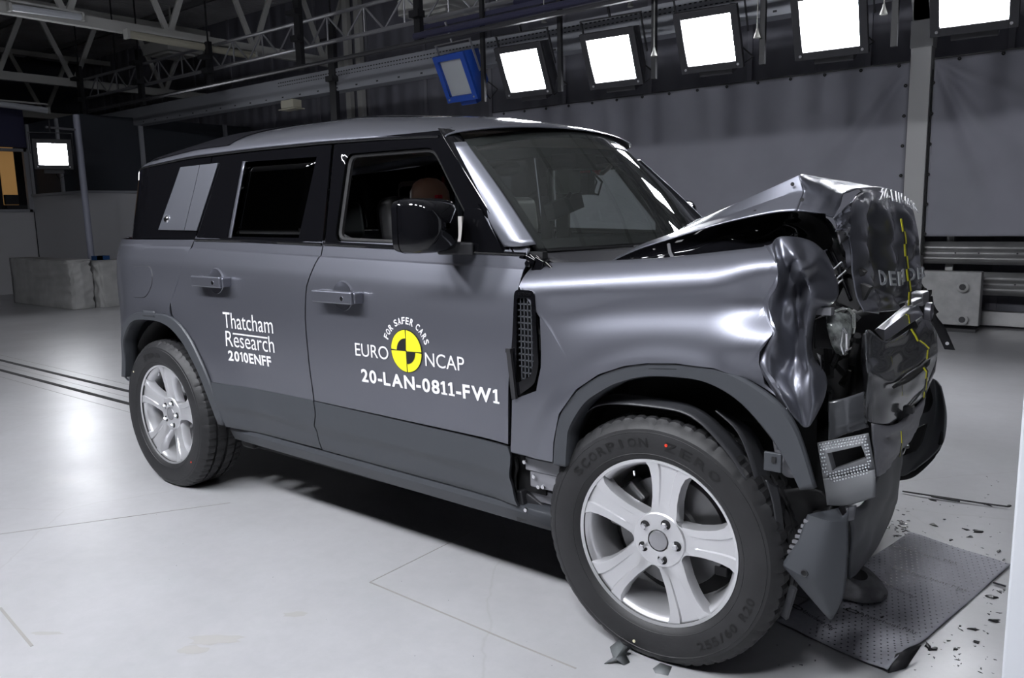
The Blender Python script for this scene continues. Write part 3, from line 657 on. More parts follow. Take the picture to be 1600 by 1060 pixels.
# wings (front)
wing_out = [(2.403, .600), (2.412, .79), (2.53, .84), (2.545, .92), (2.532, 1.145), (2.518, 1.178), (2.445, 1.178), (2.455, 1.245), (2.50, 1.262), (2.65, 1.268), (2.96, 1.288), (3.256, 1.322), (3.285, 1.332), (3.315, 1.295), (3.325, 1.25), (3.312, 1.20), (3.303, 1.163), (3.318, 1.115), (3.320, 1.09), (3.296, 1.055), (3.29, 1.01), (3.30, .95), (3.34, .915), (3.36, .90)]
wing_near = polar('front_wing', (3.0, .62), ARF, wing_out, WF, PAINT, CAR, 1, .60, math.pi+.03, 200, 26, .010, ang=60)
far_side(lambda: polar('front_wing', (3.0, .62), ARF, [(2.458, .60), (2.445, 1.245), (2.96, 1.288), (3.20, 1.31), (3.26, 1.1), (3.22, .97)], WF, PAINT, CAR, -1, 1.05, math.pi+.03, 60, 8, .010, ang=60))
for s in (1, -1):
    y0 = .985
    k = [[(x, -s*(y0+.006), z) for x, z in ARF], [(x+(X-x)*.12, -s*(y0+.018), z+(Z-z)*.12) for (x, z), (X, Z) in zip(ARF, ARFi)],
         [(x+(X-x)*.9, -s*(y0+.014), z+(Z-z)*.9) for (x, z), (X, Z) in zip(ARF, ARFi)], [(X, -s*(y0+.0), Z) for X, Z in ARFi], [(X, -s*(y0-.08), Z) for X, Z in ARFi]]
    if s == -1: k = [r[:9] for r in k]
    grid('front_arch_trim', k, CLAD, CAR, 6, 2, False, True, .003, ang=25)
# raised centre lip of the arch trims
for P, c in ((ARF, (2.93, 3.13)), (ARR, (-.10, .12))):
    pts = [(x, z) for x, z in P if c[0]-.03 < x < c[1]+.03]
    rows = [[(x, -(W(x, z)+.013 if P is ARR else 1.001), z+d) for x, z in pts] for d in (-.02, .012)]
    grid('arch_lip', rows, CLAD, CAR, 5, 2, thick=.004)
# side vent behind the front door
VO = rnd_poly([(2.434, 1.176), (2.516, 1.176), (2.530, .925), (2.512, .860), (2.416, .793), (2.418, .97)], .02)
vi = [(2.443, 1.150), (2.504, 1.150), (2.511, .94), (2.498, .885), (2.432, .850)]
vt = polar('side_vent', (2.475, 1.0), rnd_poly(vi, .012), VO, lambda x, z: .972, GLOSS, CAR, 1, 0, 2*math.pi, 90, 3, .03, off=.004)
g = MB()
for z in np.arange(.87, 1.15, .0215): g.box((2.474, -.964, z), (.066 if z > .9 else .05, .008, .0042))
for x in (2.452, 2.467, 2.482, 2.497): g.box((x, -.964, 1.008), (.0038, .008, .285))
g.build('grille_mesh', CLAD, vt)
MB().box((2.474, -.945, 1.01), (.09, .004, .32)).build('vent_backing', BLACK, vt)
vs, fs = text_geo('DEFENDER', 1, .02, 1, 1.2)
mesh('vent_badge', [(x, -.979, z) for x, z in fit(vs, 2.452, 2.506, 1.158, 1.168)], fs, CHROME, vt)
v = MB(); v.bar((2.412, -.985, .972), (2.432, -.985, .80), .012, .018); v.box((2.412, -.983, .967), (.02, .02, .014)); v.build('vent_trim_strip', DARK, vt)

# lettering on the doors
text_on('thatcham_lettering', 'Thatcham', (.652, 1.046, .920, .996), RDOOR, WHITE, bold=-.002)
text_on('research_lettering', 'Research', (.664, 1.043, .831, .906), RDOOR, WHITE, bold=-.004)
decal('lettering_bar', [(.722, .893), (.998, .893), (.998, .900), (.722, .900)], [(0, 1, 2, 3)], RDOOR, WHITE)
text_on('number_lettering', '2010ENFF', (.676, 1.008, .762, .812), RDOOR, WHITE, bold=.028, foot=False)
text_on('euro_lettering', 'EURO', (1.598, 1.794, .872, .925), FDOOR, WHITE)
text_on('ncap_lettering', 'NCAP', (1.995, 2.192, .868, .921), FDOOR, WHITE)
text_on('code_lettering', '20-LAN-0811-FW1', (1.624, 2.353, .765, .820), FDOOR, WHITE, bold=.028)
CXL, CZL, RL = 1.896, .9165, .085
def disc(r0, r1, t0, t1, n=40):
    vs = [(CXL+r*math.cos(t), CZL+r*math.sin(t)) for t in np.linspace(t0, t1, n) for r in (r0, r1)]
    return vs, [(2*i, 2*i+1, 2*i+3, 2*i+2) for i in range(n-1)]
decal('roundel_rim', *disc(.001, RL, 0, 2*math.pi), FDOOR, TAPEB, .003)
for i in range(4):
    a0 = i*math.pi/2; g_ = .035
    vs, fs = disc(.0035, RL-.003, a0+g_, a0+math.pi/2-g_); decal('roundel_quarter', vs, fs, FDOOR, YELLOW, .0045)
for a0 in (math.pi/2, -math.pi/2): decal('roundel_core', *disc(.001, .050, a0, a0+math.pi/2), FDOOR, TAPEB, .006)
V, F = [], []
txt = 'FOR SAFER CARS'; n = len(txt); wid = {' ': .5, 'F': .85, 'S': .9}
tot = sum(wid.get(c, 1) for c in txt); acc = 0; A0, A1 = R(160), R(17)
for c in txt:
    wc = wid.get(c, 1); mid = A0+(A1-A0)*(acc+wc/2)/tot; acc += wc
    if c == ' ': continue
    vs, fs = text_geo(c, 1, .02); vs = fit(vs, -.0085, .0085, 0, .027); rr = RL+.020; b0 = len(V)
    for x, z in vs:
        ca, sa = math.cos(mid), math.sin(mid)
        V.append((CXL+ca*(rr+z)+sa*x, CZL+sa*(rr+z)-ca*x))
    F += [tuple(b0+i for i in q) for q in fs]
decal('arc_lettering', V, F, FDOOR, WHITE)

# door handles
for par, (hx, hz) in ((RDOOR, (.60, 1.142)), (FDOOR, (1.525, 1.112))):
    yb = -W(hx, hz)
    k = MB(); k.lathe([(.001, .0), (.05, -.001), (.060, -.005), (.064, .004)], (hx+.01, yb-.002, hz), n=28); k.build('handle_cup', PAINT, par)
    h_ = MB(); h_.box((hx, yb-.045, hz), (.250, .030, .052)); h_.box((hx+.115, yb-.022, hz), (.035, .05, .046)); h_.box((hx-.112, yb-.022, hz), (.028, .05, .05))
    h_.build('door_handle', PAINT, par, bevel=.008)
    b = MB(); b.box((hx, yb-.024, hz-.012), (.20, .03, .02)); b.build('handle_grip', DARK, par)
    k = MB(); k.lathe([(.001, -.002), (.009, -.002), (.010, .002)], (hx+.07, yb-.060, hz-.002), n=14); k.build('lock', CHROME, par)

# roof
def ZE(x): return float(np.interp(x, (-.85, -.62, -.275, .25, .8, 1.3, 1.67, 1.99, 2.1), (1.66, 1.69, 1.725, 1.752, 1.755, 1.751, 1.742, 1.727, 1.715)))
def YE(x): return .834-taper2(x)
def ZR(x, t):
    h = float(np.interp(x, (-.85, -.62, -.5, -.1, .3, 1.2, 1.75, 2.0, 2.12), (.03, .03, .08, .13, .165, .165, .12, .075, .045)))
    return ZE(x)+.0+h*(1-abs(t)**2.6)**.62
xs = list(np.linspace(-.62, -.25, 6))+list(np.linspace(-.1, 1.9, 15))+[2.0, 2.06]
ts = [-1, -.985, -.95, -.9, -.82, -.7, -.5, -.25, 0, .25, .5, .7, .82, .9, .95, .985, 1]
def XR(x, t): return x+(.10*(1-t*t)*sst(1.5, 2.06, x))-.11*sst(-.3, 1, t)*sst(-.5, 1., x)-(.05 if t < 0 else .17)*sst(.75, 1, abs(t))*sst(1.75, 2.06, x)
rows = [[(XR(x, t), YE(x)*t*(1-.1*sst(-.3, 1, t)), ZR(x, t)) for t in ts] for x in xs]
rf = grid('roof', rows, PAINT, CAR, 2, 2, thick=.004, ang=50)
# black alpine panel in the roof edge and the rear roof
def roof_patch(name, P, m, lift=.004, n=24):
    rows = []
    for i in range(n+1):
        u = i/n; (x0_, a0_), (x1_, a1_) = quad2(P, u)
        rows.append([(x0_+(x1_-x0_)*j/10, YE(x0_+(x1_-x0_)*j/10)*(a0_+(a1_-a0_)*j/10)*1.001, ZR(x0_+(x1_-x0_)*j/10, a0_+(a1_-a0_)*j/10)+lift) for j in range(11)])
    return grid(name, rows, m, rf, 1, 1, thick=.002)
def quad2(P, u): return (tuple(np.array(P[0])*(1-u)+np.array(P[1])*u), tuple(np.array(P[3])*(1-u)+np.array(P[2])*u))
RGL = mat('dark_roof_glass', (.010, .010, .012), .8, spec=0)
roof_patch('alpine_window', [(-.20, -.975), (.56, -.975), (.68, -.60), (-.25, -.60)], RGL, .006)
roof_patch('rear_roof_panel', [(-.25, -.60), (.66, -.60), (.66, .60), (-.25, .60)], RGL, .006)
roof_patch('sunroof', [(.95, -.6), (1.75, -.6), (1.75, .6), (.95, .6)], GLOSS)
k = MB(); k.tube([(XR(2.0, t)-.02, YE(2)*t, ZR(2.0, t)+.003) for t in np.linspace(-.99, -.90, 6)], .003, 5); k.build('roof_seam', DARK, rf)
# gutter line between roof and frames
for s in (1,):
    k = MB(); k.tube([(x, -s*(YE(x)+.004), ZE(x)-.004) for x in np.linspace(-.6, 1.98, 30)], .006, 6); k.build('gutter', GLOSS, rf)
# tail of the body
rw = [[(x, y, z) for y in (-.64, -.60, 0, .60, .64)] for z, x in ((.55, -.86), (.8, -.90), (1.30, -.88), (1.338, -.86), (1.342, -.66), (1.5, -.65), (1.69, -.60))]
rw = [[(x+(.03 if abs(y) > .62 else 0), y, z) for x, y, z in r] for r in rw]
grid('tailgate', rw, PAINT, CAR, 4, 1, thick=.01)
sp = MB(); sp.lathe([(.001, -.24), (.16, -.25), (.3, -.22), (.385, -.16), (.40, -.08), (.385, .0), (.001, .0)], (-.86, .1, .95), 'x', 40); sp.build('spare_wheel_cover', PAINT, CAR)
rb = [[(x, -s_*y, z) for x, y in ((-.42, .925), (-.58, .86), (-.72, .76), (-.86, .64))] for s_ in (1,) for z in (.46, .52, .60, .67)]
for s in (1, -1):
    grid('rear_bumper_corner', [[(x+.02*(i == 0), y*s, z) for x, y, z in r] for i, r in enumerate(rb)], CLAD, CAR, 5, 3, thick=.006)
MB().box((-.88, 0, .56), (.1, 1.4, .24)).build('rear_bumper', CLAD, CAR, bevel=.02)
# tail lamp cluster block
for s in (1, -1):
    k = MB(); k.box((-.85, -s*.60, 1.24), (.06, .05, .12)); k.box((-.85, -s*.60, 1.05), (.06, .05, .12)); k.build('tail_lamp', mat('tail_lamp_red', (.3, .02, .02), .2, 0, 1.), CAR, bevel=.008)

# windscreen, pillars
def WS(u, v):
    """u across -1..1, v 0 bottom .. 1 top"""
    xb, xt = 2.445+.17*(1-u*u), 2.02+.115*(1-u*u); yb, yt = .865, .775; zb, zt2 = 1.300-.0*(1-u*u), 1.712+.075*(1-abs(u)**2.2)
    k_ = sst(-.3, 1, u); return np.array([xb+(xt-xb)*v+.025*math.sin(v*math.pi)-.11*k_, (yb+(yt-yb)*v)*u*(1-.10*k_), zb+(zt2-zb)*v])
U = np.linspace(-1, 1, 25)
wsc = grid('windscreen', [[WS(u*.985, v) for u in U] for v in np.linspace(.02, .985, 13)], WGLASS, CAR, 1, 1, thick=0)
def wsband(name, f, m, par=wsc):
    rows = [[f(u, k) for u in U] for k in (0, .5, 1)]; return grid(name, rows, m, par, 1, 2, thick=.002)
lift = np.array([.003, 0, .003])
wsband('frit_bottom', lambda u, k: WS(u, .0+k*.10)-lift, BLACK); wsband('frit_top', lambda u, k: WS(u, .925+k*.075)-lift, BLACK)
for s in (-1, 1):
    grid('frit_side', [[WS(s*(1-.055*k), v)-lift for v in np.linspace(0, 1, 13)] for k in (0, .5, 1)], BLACK, wsc, 1, 2, thick=.002)
# header sticker
grid('film_sticker', [[WS(.06+.40*a, .84+.085*b)+lift*.5 for a in np.linspace(0, 1, 8)] for b in (0, .5, 1)], mat('smoky_film', (.16, .16, .17), .2, 0, 1.), wsc, 1, 1, thick=.0008)
for s in (1, -1):
    def pil():
        grid('a_pillar', [[(2.385-.405*v, -s*(W(2.2, 1.30+.445*v)+.002), 1.298+.447*v), (2.44-.415*v-.01, -s*(.862-.09*v), 1.298+.440*v), (2.440-.43*v, -s*(.835-.085*v), 1.30+.425*v)] for v in np.linspace(-.02, 1.02, 8)], GLOSS, CAR, 3, 2, False, False, .004)
        q = [[T(px, py, y=y) for px, py, y in r] for r in ([(788, 386, -.918), (812, 385, -.925), (838, 382, -.890)], [(739, 304, -.868), (762, 302, -.872), (784, 300, -.845)], [(692, 225, -.815), (710, 223, -.818), (728, 222, -.795)])]
        grid('a_pillar_panel', [[p*np.array([1, s, 1]) for p in r] for r in q], PAINT2, CAR, 6, 6, thick=.004)
    pil() if s == 1 else far_side(pil)
# cowl and scuttle
grid('cowl', [[(2.42+.19*(1-u*u)+k*.14, .87*u, 1.296-.045*k) for u in U] for k in (0, .5, 1)], DARK, CAR, 1, 2, thick=.004)
hg = MB()
for q, w_ in (((832, 408), (.06, .03)), ((845, 415), (.04, .05)), ((822, 402), (.03, .02))):
    p = T(*q, y=-.90); hg.box(p, (w_[0], .04, w_[1]), Matrix.Rotation(.4, 3, 'Y'))
p = T(825, 412, y=-.93); hg.lathe([(.001, -.006), (.011, -.006), (.013, 0), (.001, .001)], p, n=12)
for q in ((852, 410), (838, 400), (828, 398)): p = T(*q, y=-.91); hg.tube([p, p+np.array([.04, 0, -.03])], .006, 6)
hg.build('bonnet_hinge', GLOSS, CAR, bevel=.003)
# wiper
wp = MB(); a, b_, c_ = T(948, 400, y=-.42), T(1000, 380, y=-.30), T(1040, 372, y=-.10)
wp.tube([a, b_, c_], .012, 8); wp.box(a, (.05, .06, .05)); wp.bar(T(992, 388, y=-.42), T(1045, 372, y=.2), .012, .02); wp.box(T(1005, 379, y=-.3), (.03, .05, .02)); wp.build('wiper', DARK, CAR)

# mirrors
def mirror(s):
    mr = empty('door_mirror', (2.105, -s*1.06, 1.395), 0, CAR)
    # near outline in camera view spans x 1.94..2.24 at y -1.08; broad face looks rearwards
    def ring(x, w0, h0, dz=0, dy=0, n=24):
        out = []
        for t in np.linspace(0, 2*math.pi, n, endpoint=False):
            c_, s2 = math.cos(t), math.sin(t); e = .36
            out.append((x, dy+w0*math.copysign(abs(c_)**e, c_), dz+h0*math.copysign(abs(s2)**e, s2)))
        return out
    secs = [ring(-.075, .082, .082), ring(-.070, .092, .092), ring(-.040, .096, .097), ring(-.038, .092, .094), ring(-.034, .096, .097), ring(.03, .096, .095), ring(.075, .088, .084), ring(.10, .065, .06), ring(.112, .01, .01)]
    k = MB(); n = 24; vs = [v for q in secs for v in q]
    k.add(vs, [(i*n+j, i*n+(j+1) % n, (i+1)*n+(j+1) % n, (i+1)*n+j) for i in range(len(secs)-1) for j in range(n)])
    k.build('mirror_shell', GLOSS, mr, ang=45)
    k = MB(); k.add(ring(-.072, .084, .083), [tuple(range(24))]); k.build('mirror_glass', CHROME, mr, ang=None)
    arm = MB(); arm.bar((.0, s*.06, -.080), (.09, s*.15, -.085), .09, .045); arm.build('mirror_arm', DARK, mr, bevel=.008)
    # triangular foot on the door
    y = lambda x, z: -s*(W(x, z)+.006)+s*1.06
    P = [(2.20, 1.303), (2.36, 1.298), (2.20, 1.50), (2.15, 1.47)]
    P = [(2.150, 1.30), (2.355, 1.296), (2.215, 1.468), (2.155, 1.474)]
    v2 = [(x-2.105, y(x, z), z-1.395) for x, z in P]
    mesh('mirror_foot', v2, [(0, 1, 2, 3)], GLOSS, mr, None, .02, 0)
    return mr
mirror(1); fm = mirror(-1); fm.location = (2.03, .99, 1.395)

# ------------------------------------------------------------------ wheels
def wheel(x, y, s, spin, rz=0, text=True):
    wh = empty('wheel', (x, y, ZH), rz, CAR)
    Rt, hw = .407, .128; ro = -s*.122          # outer side at local y = -s*...
    n = 240
    prof = [(.262, .100), (.275, .112), (.285, .121), (.30, .128), (.345, .1325), (.372, .127), (.384, .118), (.392, .108)]
    tread = [(.402, .098), (.4045, .088), (.4065, .066), (.4065, .062), (.394, .061), (.394, .052), (.4075, .051), (.4075, .012), (.4075, .010), (.394, .0095), (.394, -.0)]
    P = [(r, h_) for r, h_ in prof+tread]; P = P+[(r, -h_) for r, h_ in P[::-1][1:]]
    vs = []
    for i in range(n):
        t = 2*math.pi*i/n
        for j, (r, h_) in enumerate(P):
            rr = r
            a = abs(h_)
            if r > .391 and r > .398:
                ph = (i+int(a*260)) % 6
                if a > .06 and i % 4 == 0: rr -= .006
                elif a <= .06 and ph == 0: rr -= .007
            elif r > .38 and i % 10 < 1: rr -= .004
            zz = rr*math.sin(t)
            if zz < -.392: zz = -.392-(zz+.392)*.1 if zz < -.392 else zz; zz = max(zz, -.394)
            vs.append((rr*math.cos(t), h_, zz))
    m_ = len(P); fs = [(i*m_+j, i*m_+j+1, ((i+1) % n)*m_+j+1, ((i+1) % n)*m_+j) for i in range(n) for j in range(m_-1)]
    ty = mesh('tyre', vs, fs, RUBBER, wh, 24)
    O = -s
    # sidewall ribs and lettering
    k = MB()
    for r in (.293, .362): k.lathe([(r-.0015, 0), (r, .0015), (r+.0015, 0)], (0, 0, 0), n=90)
    k.v = [np.array([v[0], O*(float(np.interp(math.hypot(v[0], v[2]), [.262, .275, .285, .30, .345, .372], [.100, .112, .121, .128, .1325, .127]))+v[1]), v[2]]) for v in k.v]
    k.build('sidewall_rib', RUBBER, ty) if False else k.build('sidewall_rib', RUBBER, wh)
    if text:
        V, F = [], []
        def arc(txt, a0, a1, r0, h_, flip=False):
            c_ = [q for q in txt]; 
            for i, ch in enumerate(c_):
                if ch == ' ': continue
                mid = a0+(a1-a0)*(i+.5)/len(c_); v2, f2 = text_geo(ch, 1, .02)
                wch = abs(a1-a0)/len(c_)*r0*(.40 if ch != 'I' else .14); v2 = fit(v2, -wch, wch, 0, h_); b0 = len(V)
                for X, Z in v2:
                    rr = r0+Z if not flip else r0-Z; dx = X if not flip else -X
                    ca, sa = math.cos(mid), math.sin(mid); px_, pz_ = ca*rr+sa*dx, sa*rr-ca*dx
                    q = float(np.interp(rr, [.285, .30, .345, .372], [.121, .128, .1325, .127]))
                    V.append((px_, O*(q+.0016), pz_))
                F.extend([tuple(b0+i_ for i_ in q) for q in f2])
        if spin > 0:
            for a_ in (('SCORPION', R(147), R(92), .315, .030), ('ZERO', R(84), R(48), .315, .030), ('255/60 R20', R(-62), R(-15), .345, .026, True)):
                V, F = [], []; arc(*a_); mesh('tyre_lettering', V, F, RUBTXT, wh, None)
        else:
            arc('ZERO', R(118), R(85), .315, .028); mesh('tyre_lettering', V, F, RUBTXT, wh, None)
        q = MB(); aa = R(82 if spin > 0 else -40); q.lathe([(.0001, -.001), (.005, -.001), (.005, .001)], (.335*math.cos(aa), O*.1335, .335*math.sin(aa)), n=12)
        q.build('red_dot', mat('red_paint_dot', (.7, .05, .02), .5), wh)
        q = MB(); aa = R(-100 if spin > 0 else 142); q.lathe([(.0001, -.001), (.005, -.001), (.005, .001)], (.345*math.cos(aa), O*.1335, .345*math.sin(aa)), n=12)
        q.build('pale_dot', mat('pale_paint_dot', (.7, .65, .45), .5), wh)
    # rim
    k = MB(); k.lathe([(.262, .108), (.272, .112), (.273, .104), (.263, .099), (.256, .095), (.247, .080), (.240, .02), (.236, -.09), (.25, -.115), (.268, -.118)], (0, 0, 0), n=96)
    k.v = [np.array([v[0], O*v[1], v[2]]) for v in k.v]; k.build('rim_barrel', RIM, wh)
    # hub and five spokes
    sp_ = MB()
    for i in range(5):
        a = spin_a[0 if spin > 0 else 1]+i*2*math.pi/5; ca, sa = math.cos(a), math.sin(a)
        rs = [.045, .075, .105, .14, .18, .215, .243, .262]
        hwid = [.036, .050, .048, .047, .051, .057, .068, .086]
        yf = [.070, .074, .080, .088, .096, .1015, .1045, .1055]
        cols_ = [-1.0, -.98, -.90, -.42, -.36, .36, .42, .90, .98, 1.0]; dep = [.045, .012, 0, .0, .006, .006, .0, 0, .012, .045]
        vs, fs = [], []
        for r_, h_, yy in zip(rs, hwid, yf):
            for c_, d_ in zip(cols_, dep):
                u = c_*h_; dd = d_*(1 if abs(c_) > .5 else min(1, max(0, (r_-.09)*12)))
                rr_ = math.sqrt(max(r_*r_-u*u*.9, 1e-4)) if r_ > .2 else r_
                vs.append((ca*rr_-sa*u, O*(yy-dd), sa*rr_+ca*u))
        nc = len(cols_)
        fs = [(p_*nc+q_, p_*nc+q_+1, (p_+1)*nc+q_+1, (p_+1)*nc+q_) for p_ in range(len(rs)-1) for q_ in range(nc-1)]
        sp_.add(vs, fs)
        # web between neighbouring spokes near the hub
        a2 = a+math.pi/5; c2, s2 = math.cos(a2), math.sin(a2); am = a+2*math.pi/5
        P0 = np.array([ca*.105-sa*.040, sa*.105+ca*.040]); P1 = np.array([math.cos(am)*.105+math.sin(am)*.040, math.sin(am)*.105-math.cos(am)*.040])
        arcp = [P0*(1-t)**2+2*t*(1-t)*np.array([c2*.072, s2*.072])+P1*t*t for t in np.linspace(0, 1, 9)]
        vs = [(0, O*.07, 0)]+[(p_[0], O*.079, p_[1]) for p_ in arcp]+[(p_[0]*.99, O*.035, p_[1]*.99) for p_ in arcp]
        fs = [(0, i_, i_+1) for i_ in range(1, 9)]+[(i_, i_+9, i_+10, i_+1) for i_ in range(1, 9)]
        sp_.add(vs, fs)
    sp_.lathe([(.001, .05), (.070, .05), (.086, .062), (.090, .078), (.086, .082), (.060, .083), (.036, .086)], (0, 0, 0), n=60)
    for j in range(len(sp_.v)-60*7, len(sp_.v)): sp_.v[j] = np.array([sp_.v[j][0], O*sp_.v[j][1], sp_.v[j][2]])
    sp_.build('spokes', RIM, wh, ang=32)
    k = MB(); k.lathe([(.0001, .091), (.026, .090), (.031, .088), (.033, .084)], (0, 0, 0), n=40); k.v = [np.array([v[0], O*v[1], v[2]]) for v in k.v]; k.build('centre_cap', mat('cap_grey', (.36, .36, .38), .3, .6), wh)
    for i in range(5):
        a = spin_a[0 if spin > 0 else 1]+R(-14)+i*2*math.pi/5; c_ = (.062*math.cos(a), 0, .062*math.sin(a))
        k = MB(); k.lathe([(.016, .0845), (.0145, .0835)], c_, n=24); k.lathe([(.0165, .0838), (.0001, .0838)], c_, n=24); k.v = [np.array([v[0], O*v[1], v[2]]) for v in k.v]; k.build('bolt_pocket', BLACK, wh)
        k = MB(); k.lathe([(.0001, .100), (.008, .100), (.0105, .096), (.0105, .08)], c_, n=6); k.v = [np.array([v[0], O*v[1], v[2]]) for v in k.v]; k.build('wheel_nut', CHROME, wh, ang=20)
    # brake
    k = MB(); k.lathe([(.05, .0), (.09, .002), (.10, -.005), (.185, -.006), (.187, -.012), (.187, -.03), (.1, -.03)], (0, 0, 0), n=60); k.v = [np.array([v[0], O*v[1], v[2]]) for v in k.v]; k.build('brake_disc', DISC, wh)
    k = MB(); a = math.pi*.86
    for da in (-.28, -.09, .1, .29): k.box((.165*math.cos(a+da), O*-.004, .165*math.sin(a+da)), (.075, .07, .068), Matrix.Rotation(-(a+da), 3, 'Y'))
    k.build('brake_caliper', DISC, wh, bevel=.008)
    k = MB(); k.box((.195*math.cos(-.5), O*-.03, .195*math.sin(-.5)), (.045, .05, .035)); k.build('brake_bracket', DARK, wh, bevel=.006)
    k = MB(); k.lathe([(.235, -.06), (.15, -.07), (.02, -.07)], (0, 0, 0), n=40); k.v = [np.array([v[0], O*v[1], v[2]]) for v in k.v]; k.build('dust_shield', BLACK, wh)
    k = MB(); aa = R(112); k.tube([(.232*math.cos(aa), O*.085, .232*math.sin(aa)), (.217*math.cos(aa), O*.092, .217*math.sin(aa))], .0035, 8); k.build('valve', STEEL, wh)
    return wh
spin_a = (R(81), R(84))
wheel(XF, -.846, 1, 1, .035)
wheel(0, -.846, 1, -1)
wheel(XF-.11, .79, -1, 1, 0, False)
wheel(0, .846, -1, -1, 0, False)

# ------------------------------------------------------------------ underside and inner structure
k = MB(); k.box((1.5, 0, .36), (1.9, 1.72, .12)); k.box((.0, 0, .62), (1.2, 1.2, .3)); k.box((3.0, 0, .55), (.6, 1.10, .3)); k.box((1.5, .0, .28), (2.4, .5, .1))
k.build('underbody', BLACK, CAR)
for s in (1, -1): MB().box((1.5, -s*.888, .87), (2.0, .03, .86)).build('inner_door', BLACK, CAR)
for xc, zc, rr in ((0.03, .42, .50), (3.0, .42, .52)):     # wheel wells
    for s in (1, -1):
        rows = [[(xc+rr*math.cos(t), -s*y, zc+rr*math.sin(t)) for y in (.90, .62)] for t in np.linspace(-.1, math.pi+.1, 24)]
        if xc > 1: rows = [[(xc+(rr)*math.cos(t), -s*y, zc+rr*math.sin(t)) for y in (.80 if s == 1 else .88, .62)] for t in np.linspace(.9, math.pi+.1, 20)]
        grid('wheel_well', rows, BLACK, CAR, 2, 1, thick=.004)
        mesh('well_back', [(min(xc+1.02*rr*math.cos(t), 3.34), -s*.62, zc+1.02*rr*math.sin(t)) for t in np.linspace(-.3, math.pi+.3, 24)], [tuple(range(24))], BLACK, CAR)
# torn wheel arch liner hanging over the front tyre
def P3(L): return [[T(px, py, y=y) for px, py, y in r] for r in L]
grid('arch_liner', P3([[(905, 640, -.90), (950, 618, -.90), (1020, 622, -.90), (1090, 638, -.90), (1150, 690, -.88), (1190, 752, -.86)],
                       [(905, 655, -.93), (940, 633, -.95), (1022, 637, -.96), (1080, 652, -.96), (1130, 700, -.95), (1165, 750, -.95)]]), TRIM, CAR, 6, 3, thick=.004, ang=60)
grid('torn_liner_flap', P3([[(1118, 642, -.92), (1150, 672, -.92), (1168, 710, -.92), (1180, 752, -.92)], [(1120, 640, -.80), (1170, 668, -.80), (1195, 710, -.82), (1203, 745, -.84)]]), TRIM, CAR, 6, 3, thick=.004)
grid('liner_lip', P3([[(1195, 620, -.80), (1205, 640, -.84), (1210, 700, -.9), (1225, 742, -.92), (1252, 745, -.92)], [(1218, 640, -.95), (1226, 660, -.96), (1240, 700, -.97), (1248, 735, -.97), (1262, 745, -.97)]]), PRIMER, CAR, 5, 3, thick=.004)
k = MB(); a = T(1208, 722, y=-.965); k.box(a, (.05, .012, .055)); a = T(1220, 690, y=-.962); k.box(a, (.022, .012, .05)); o = k.build('liner_bracket', CLAD, CAR, bevel=.003)
k = MB(); k.box(T(1209, 719, y=-.973), (.012, .004, .016)); k.build('bracket_hole', BLACK, o); MB().lathe([(.0001, 0), (.007, 0)], T(1218, 683, y=-.97), n=12).build('bracket_hole', BLACK, o)
# exposed sill end behind the front tyre
k = MB(); k.box(T(846, 728, y=-.935)+np.array([.01, 0, 0]), (.15, .02, .05)); k.box(T(850, 748, y=-.93)+np.array([.02, 0, 0]), (.15, .02, .075)); k.box(T(852, 775, y=-.88), (.12, .03, .05))
o = k.build('sill_end', PRIMER, CAR, bevel=.006)
for q in ((820, 722), (835, 745), (842, 761), (849, 761), (822, 797)):
    k = MB(); k.lathe([(.0001, -.006), (.007, -.006), (.009, 0)], T(*q, y=-.948), n=10); k.build('screw', CHROME, o)
k = MB(); k.bar(T(812, 765, y=-.91), T(822, 812, y=-.91), .05, .05); k.bar(T(822, 775, y=-.90), T(870, 812, y=-.88), .03, .04); k.bar(T(846, 770, y=-.86), T(866, 800, y=-.86), .06, .05); k.build('sill_bracket', DARK, CAR, bevel=.006)
k = MB(); k.tube([T(805, 715, y=-.935), T(808, 730, y=-.935), T(804, 745, y=-.935), T(805, 765, y=-.93), T(809, 787, y=-.93)], .007, 8); k.build('door_seal', BLACK, CAR)
k = MB(); k.box(T(400, 688, y=-.85), (.10, .10, .06)); k.box(T(430, 690, y=-.80), (.3, .08, .05)); k.build('exhaust_hanger', BLACK, CAR, bevel=.01)

# ------------------------------------------------------------------ crushed front
# folded front corner of the near wing
cr = [[(1204, 383, -.915), (1214, 372, -.87), (1228, 370, -.85), (1250, 372, -.80), (1272, 380, -.76), (1290, 396, -.72)],
      [(1212, 408, -.95), (1222, 402, -.89), (1240, 400, -.90), (1258, 408, -.86), (1280, 404, -.80), (1303, 425, -.72)],
      [(1214, 440, -.958), (1226, 436, -.88), (1236, 420, -.86), (1251, 424, -.93), (1274, 430, -.82), (1311, 455, -.73)],
      [(1201, 470, -.962), (1220, 468, -.90), (1238, 455, -.85), (1248, 452, -.82), (1268, 462, -.89), (1298, 477, -.77)],
      [(1206, 500, -.972), (1222, 495, -.91), (1240, 485, -.88), (1247, 490, -.82), (1262, 490, -.86), (1275, 492, -.80)],
      [(1212, 520, -.985), (1222, 525, -.93), (1238, 525, -.87), (1248, 525, -.84), (1260, 525, -.87), (1268, 530, -.80)],
      [(1198, 545, -.975), (1214, 560, -.95), (1236, 560, -.86), (1250, 560, -.86), (1262, 560, -.88), (1272, 560, -.81)],
      [(1192, 570, -.985), (1212, 590, -.965), (1234, 592, -.90), (1250, 595, -.89), (1268, 592, -.89), (1290, 588, -.82)],
      [(1210, 600, -.992), (1224, 622, -.975), (1240, 628, -.93), (1250, 630, -.91), (1268, 628, -.90), (1288, 620, -.84)],
      [(1232, 640, -.99), (1240, 652, -.975), (1248, 660, -.94), (1256, 668, -.92), (1264, 666, -.91), (1272, 655, -.87)]]
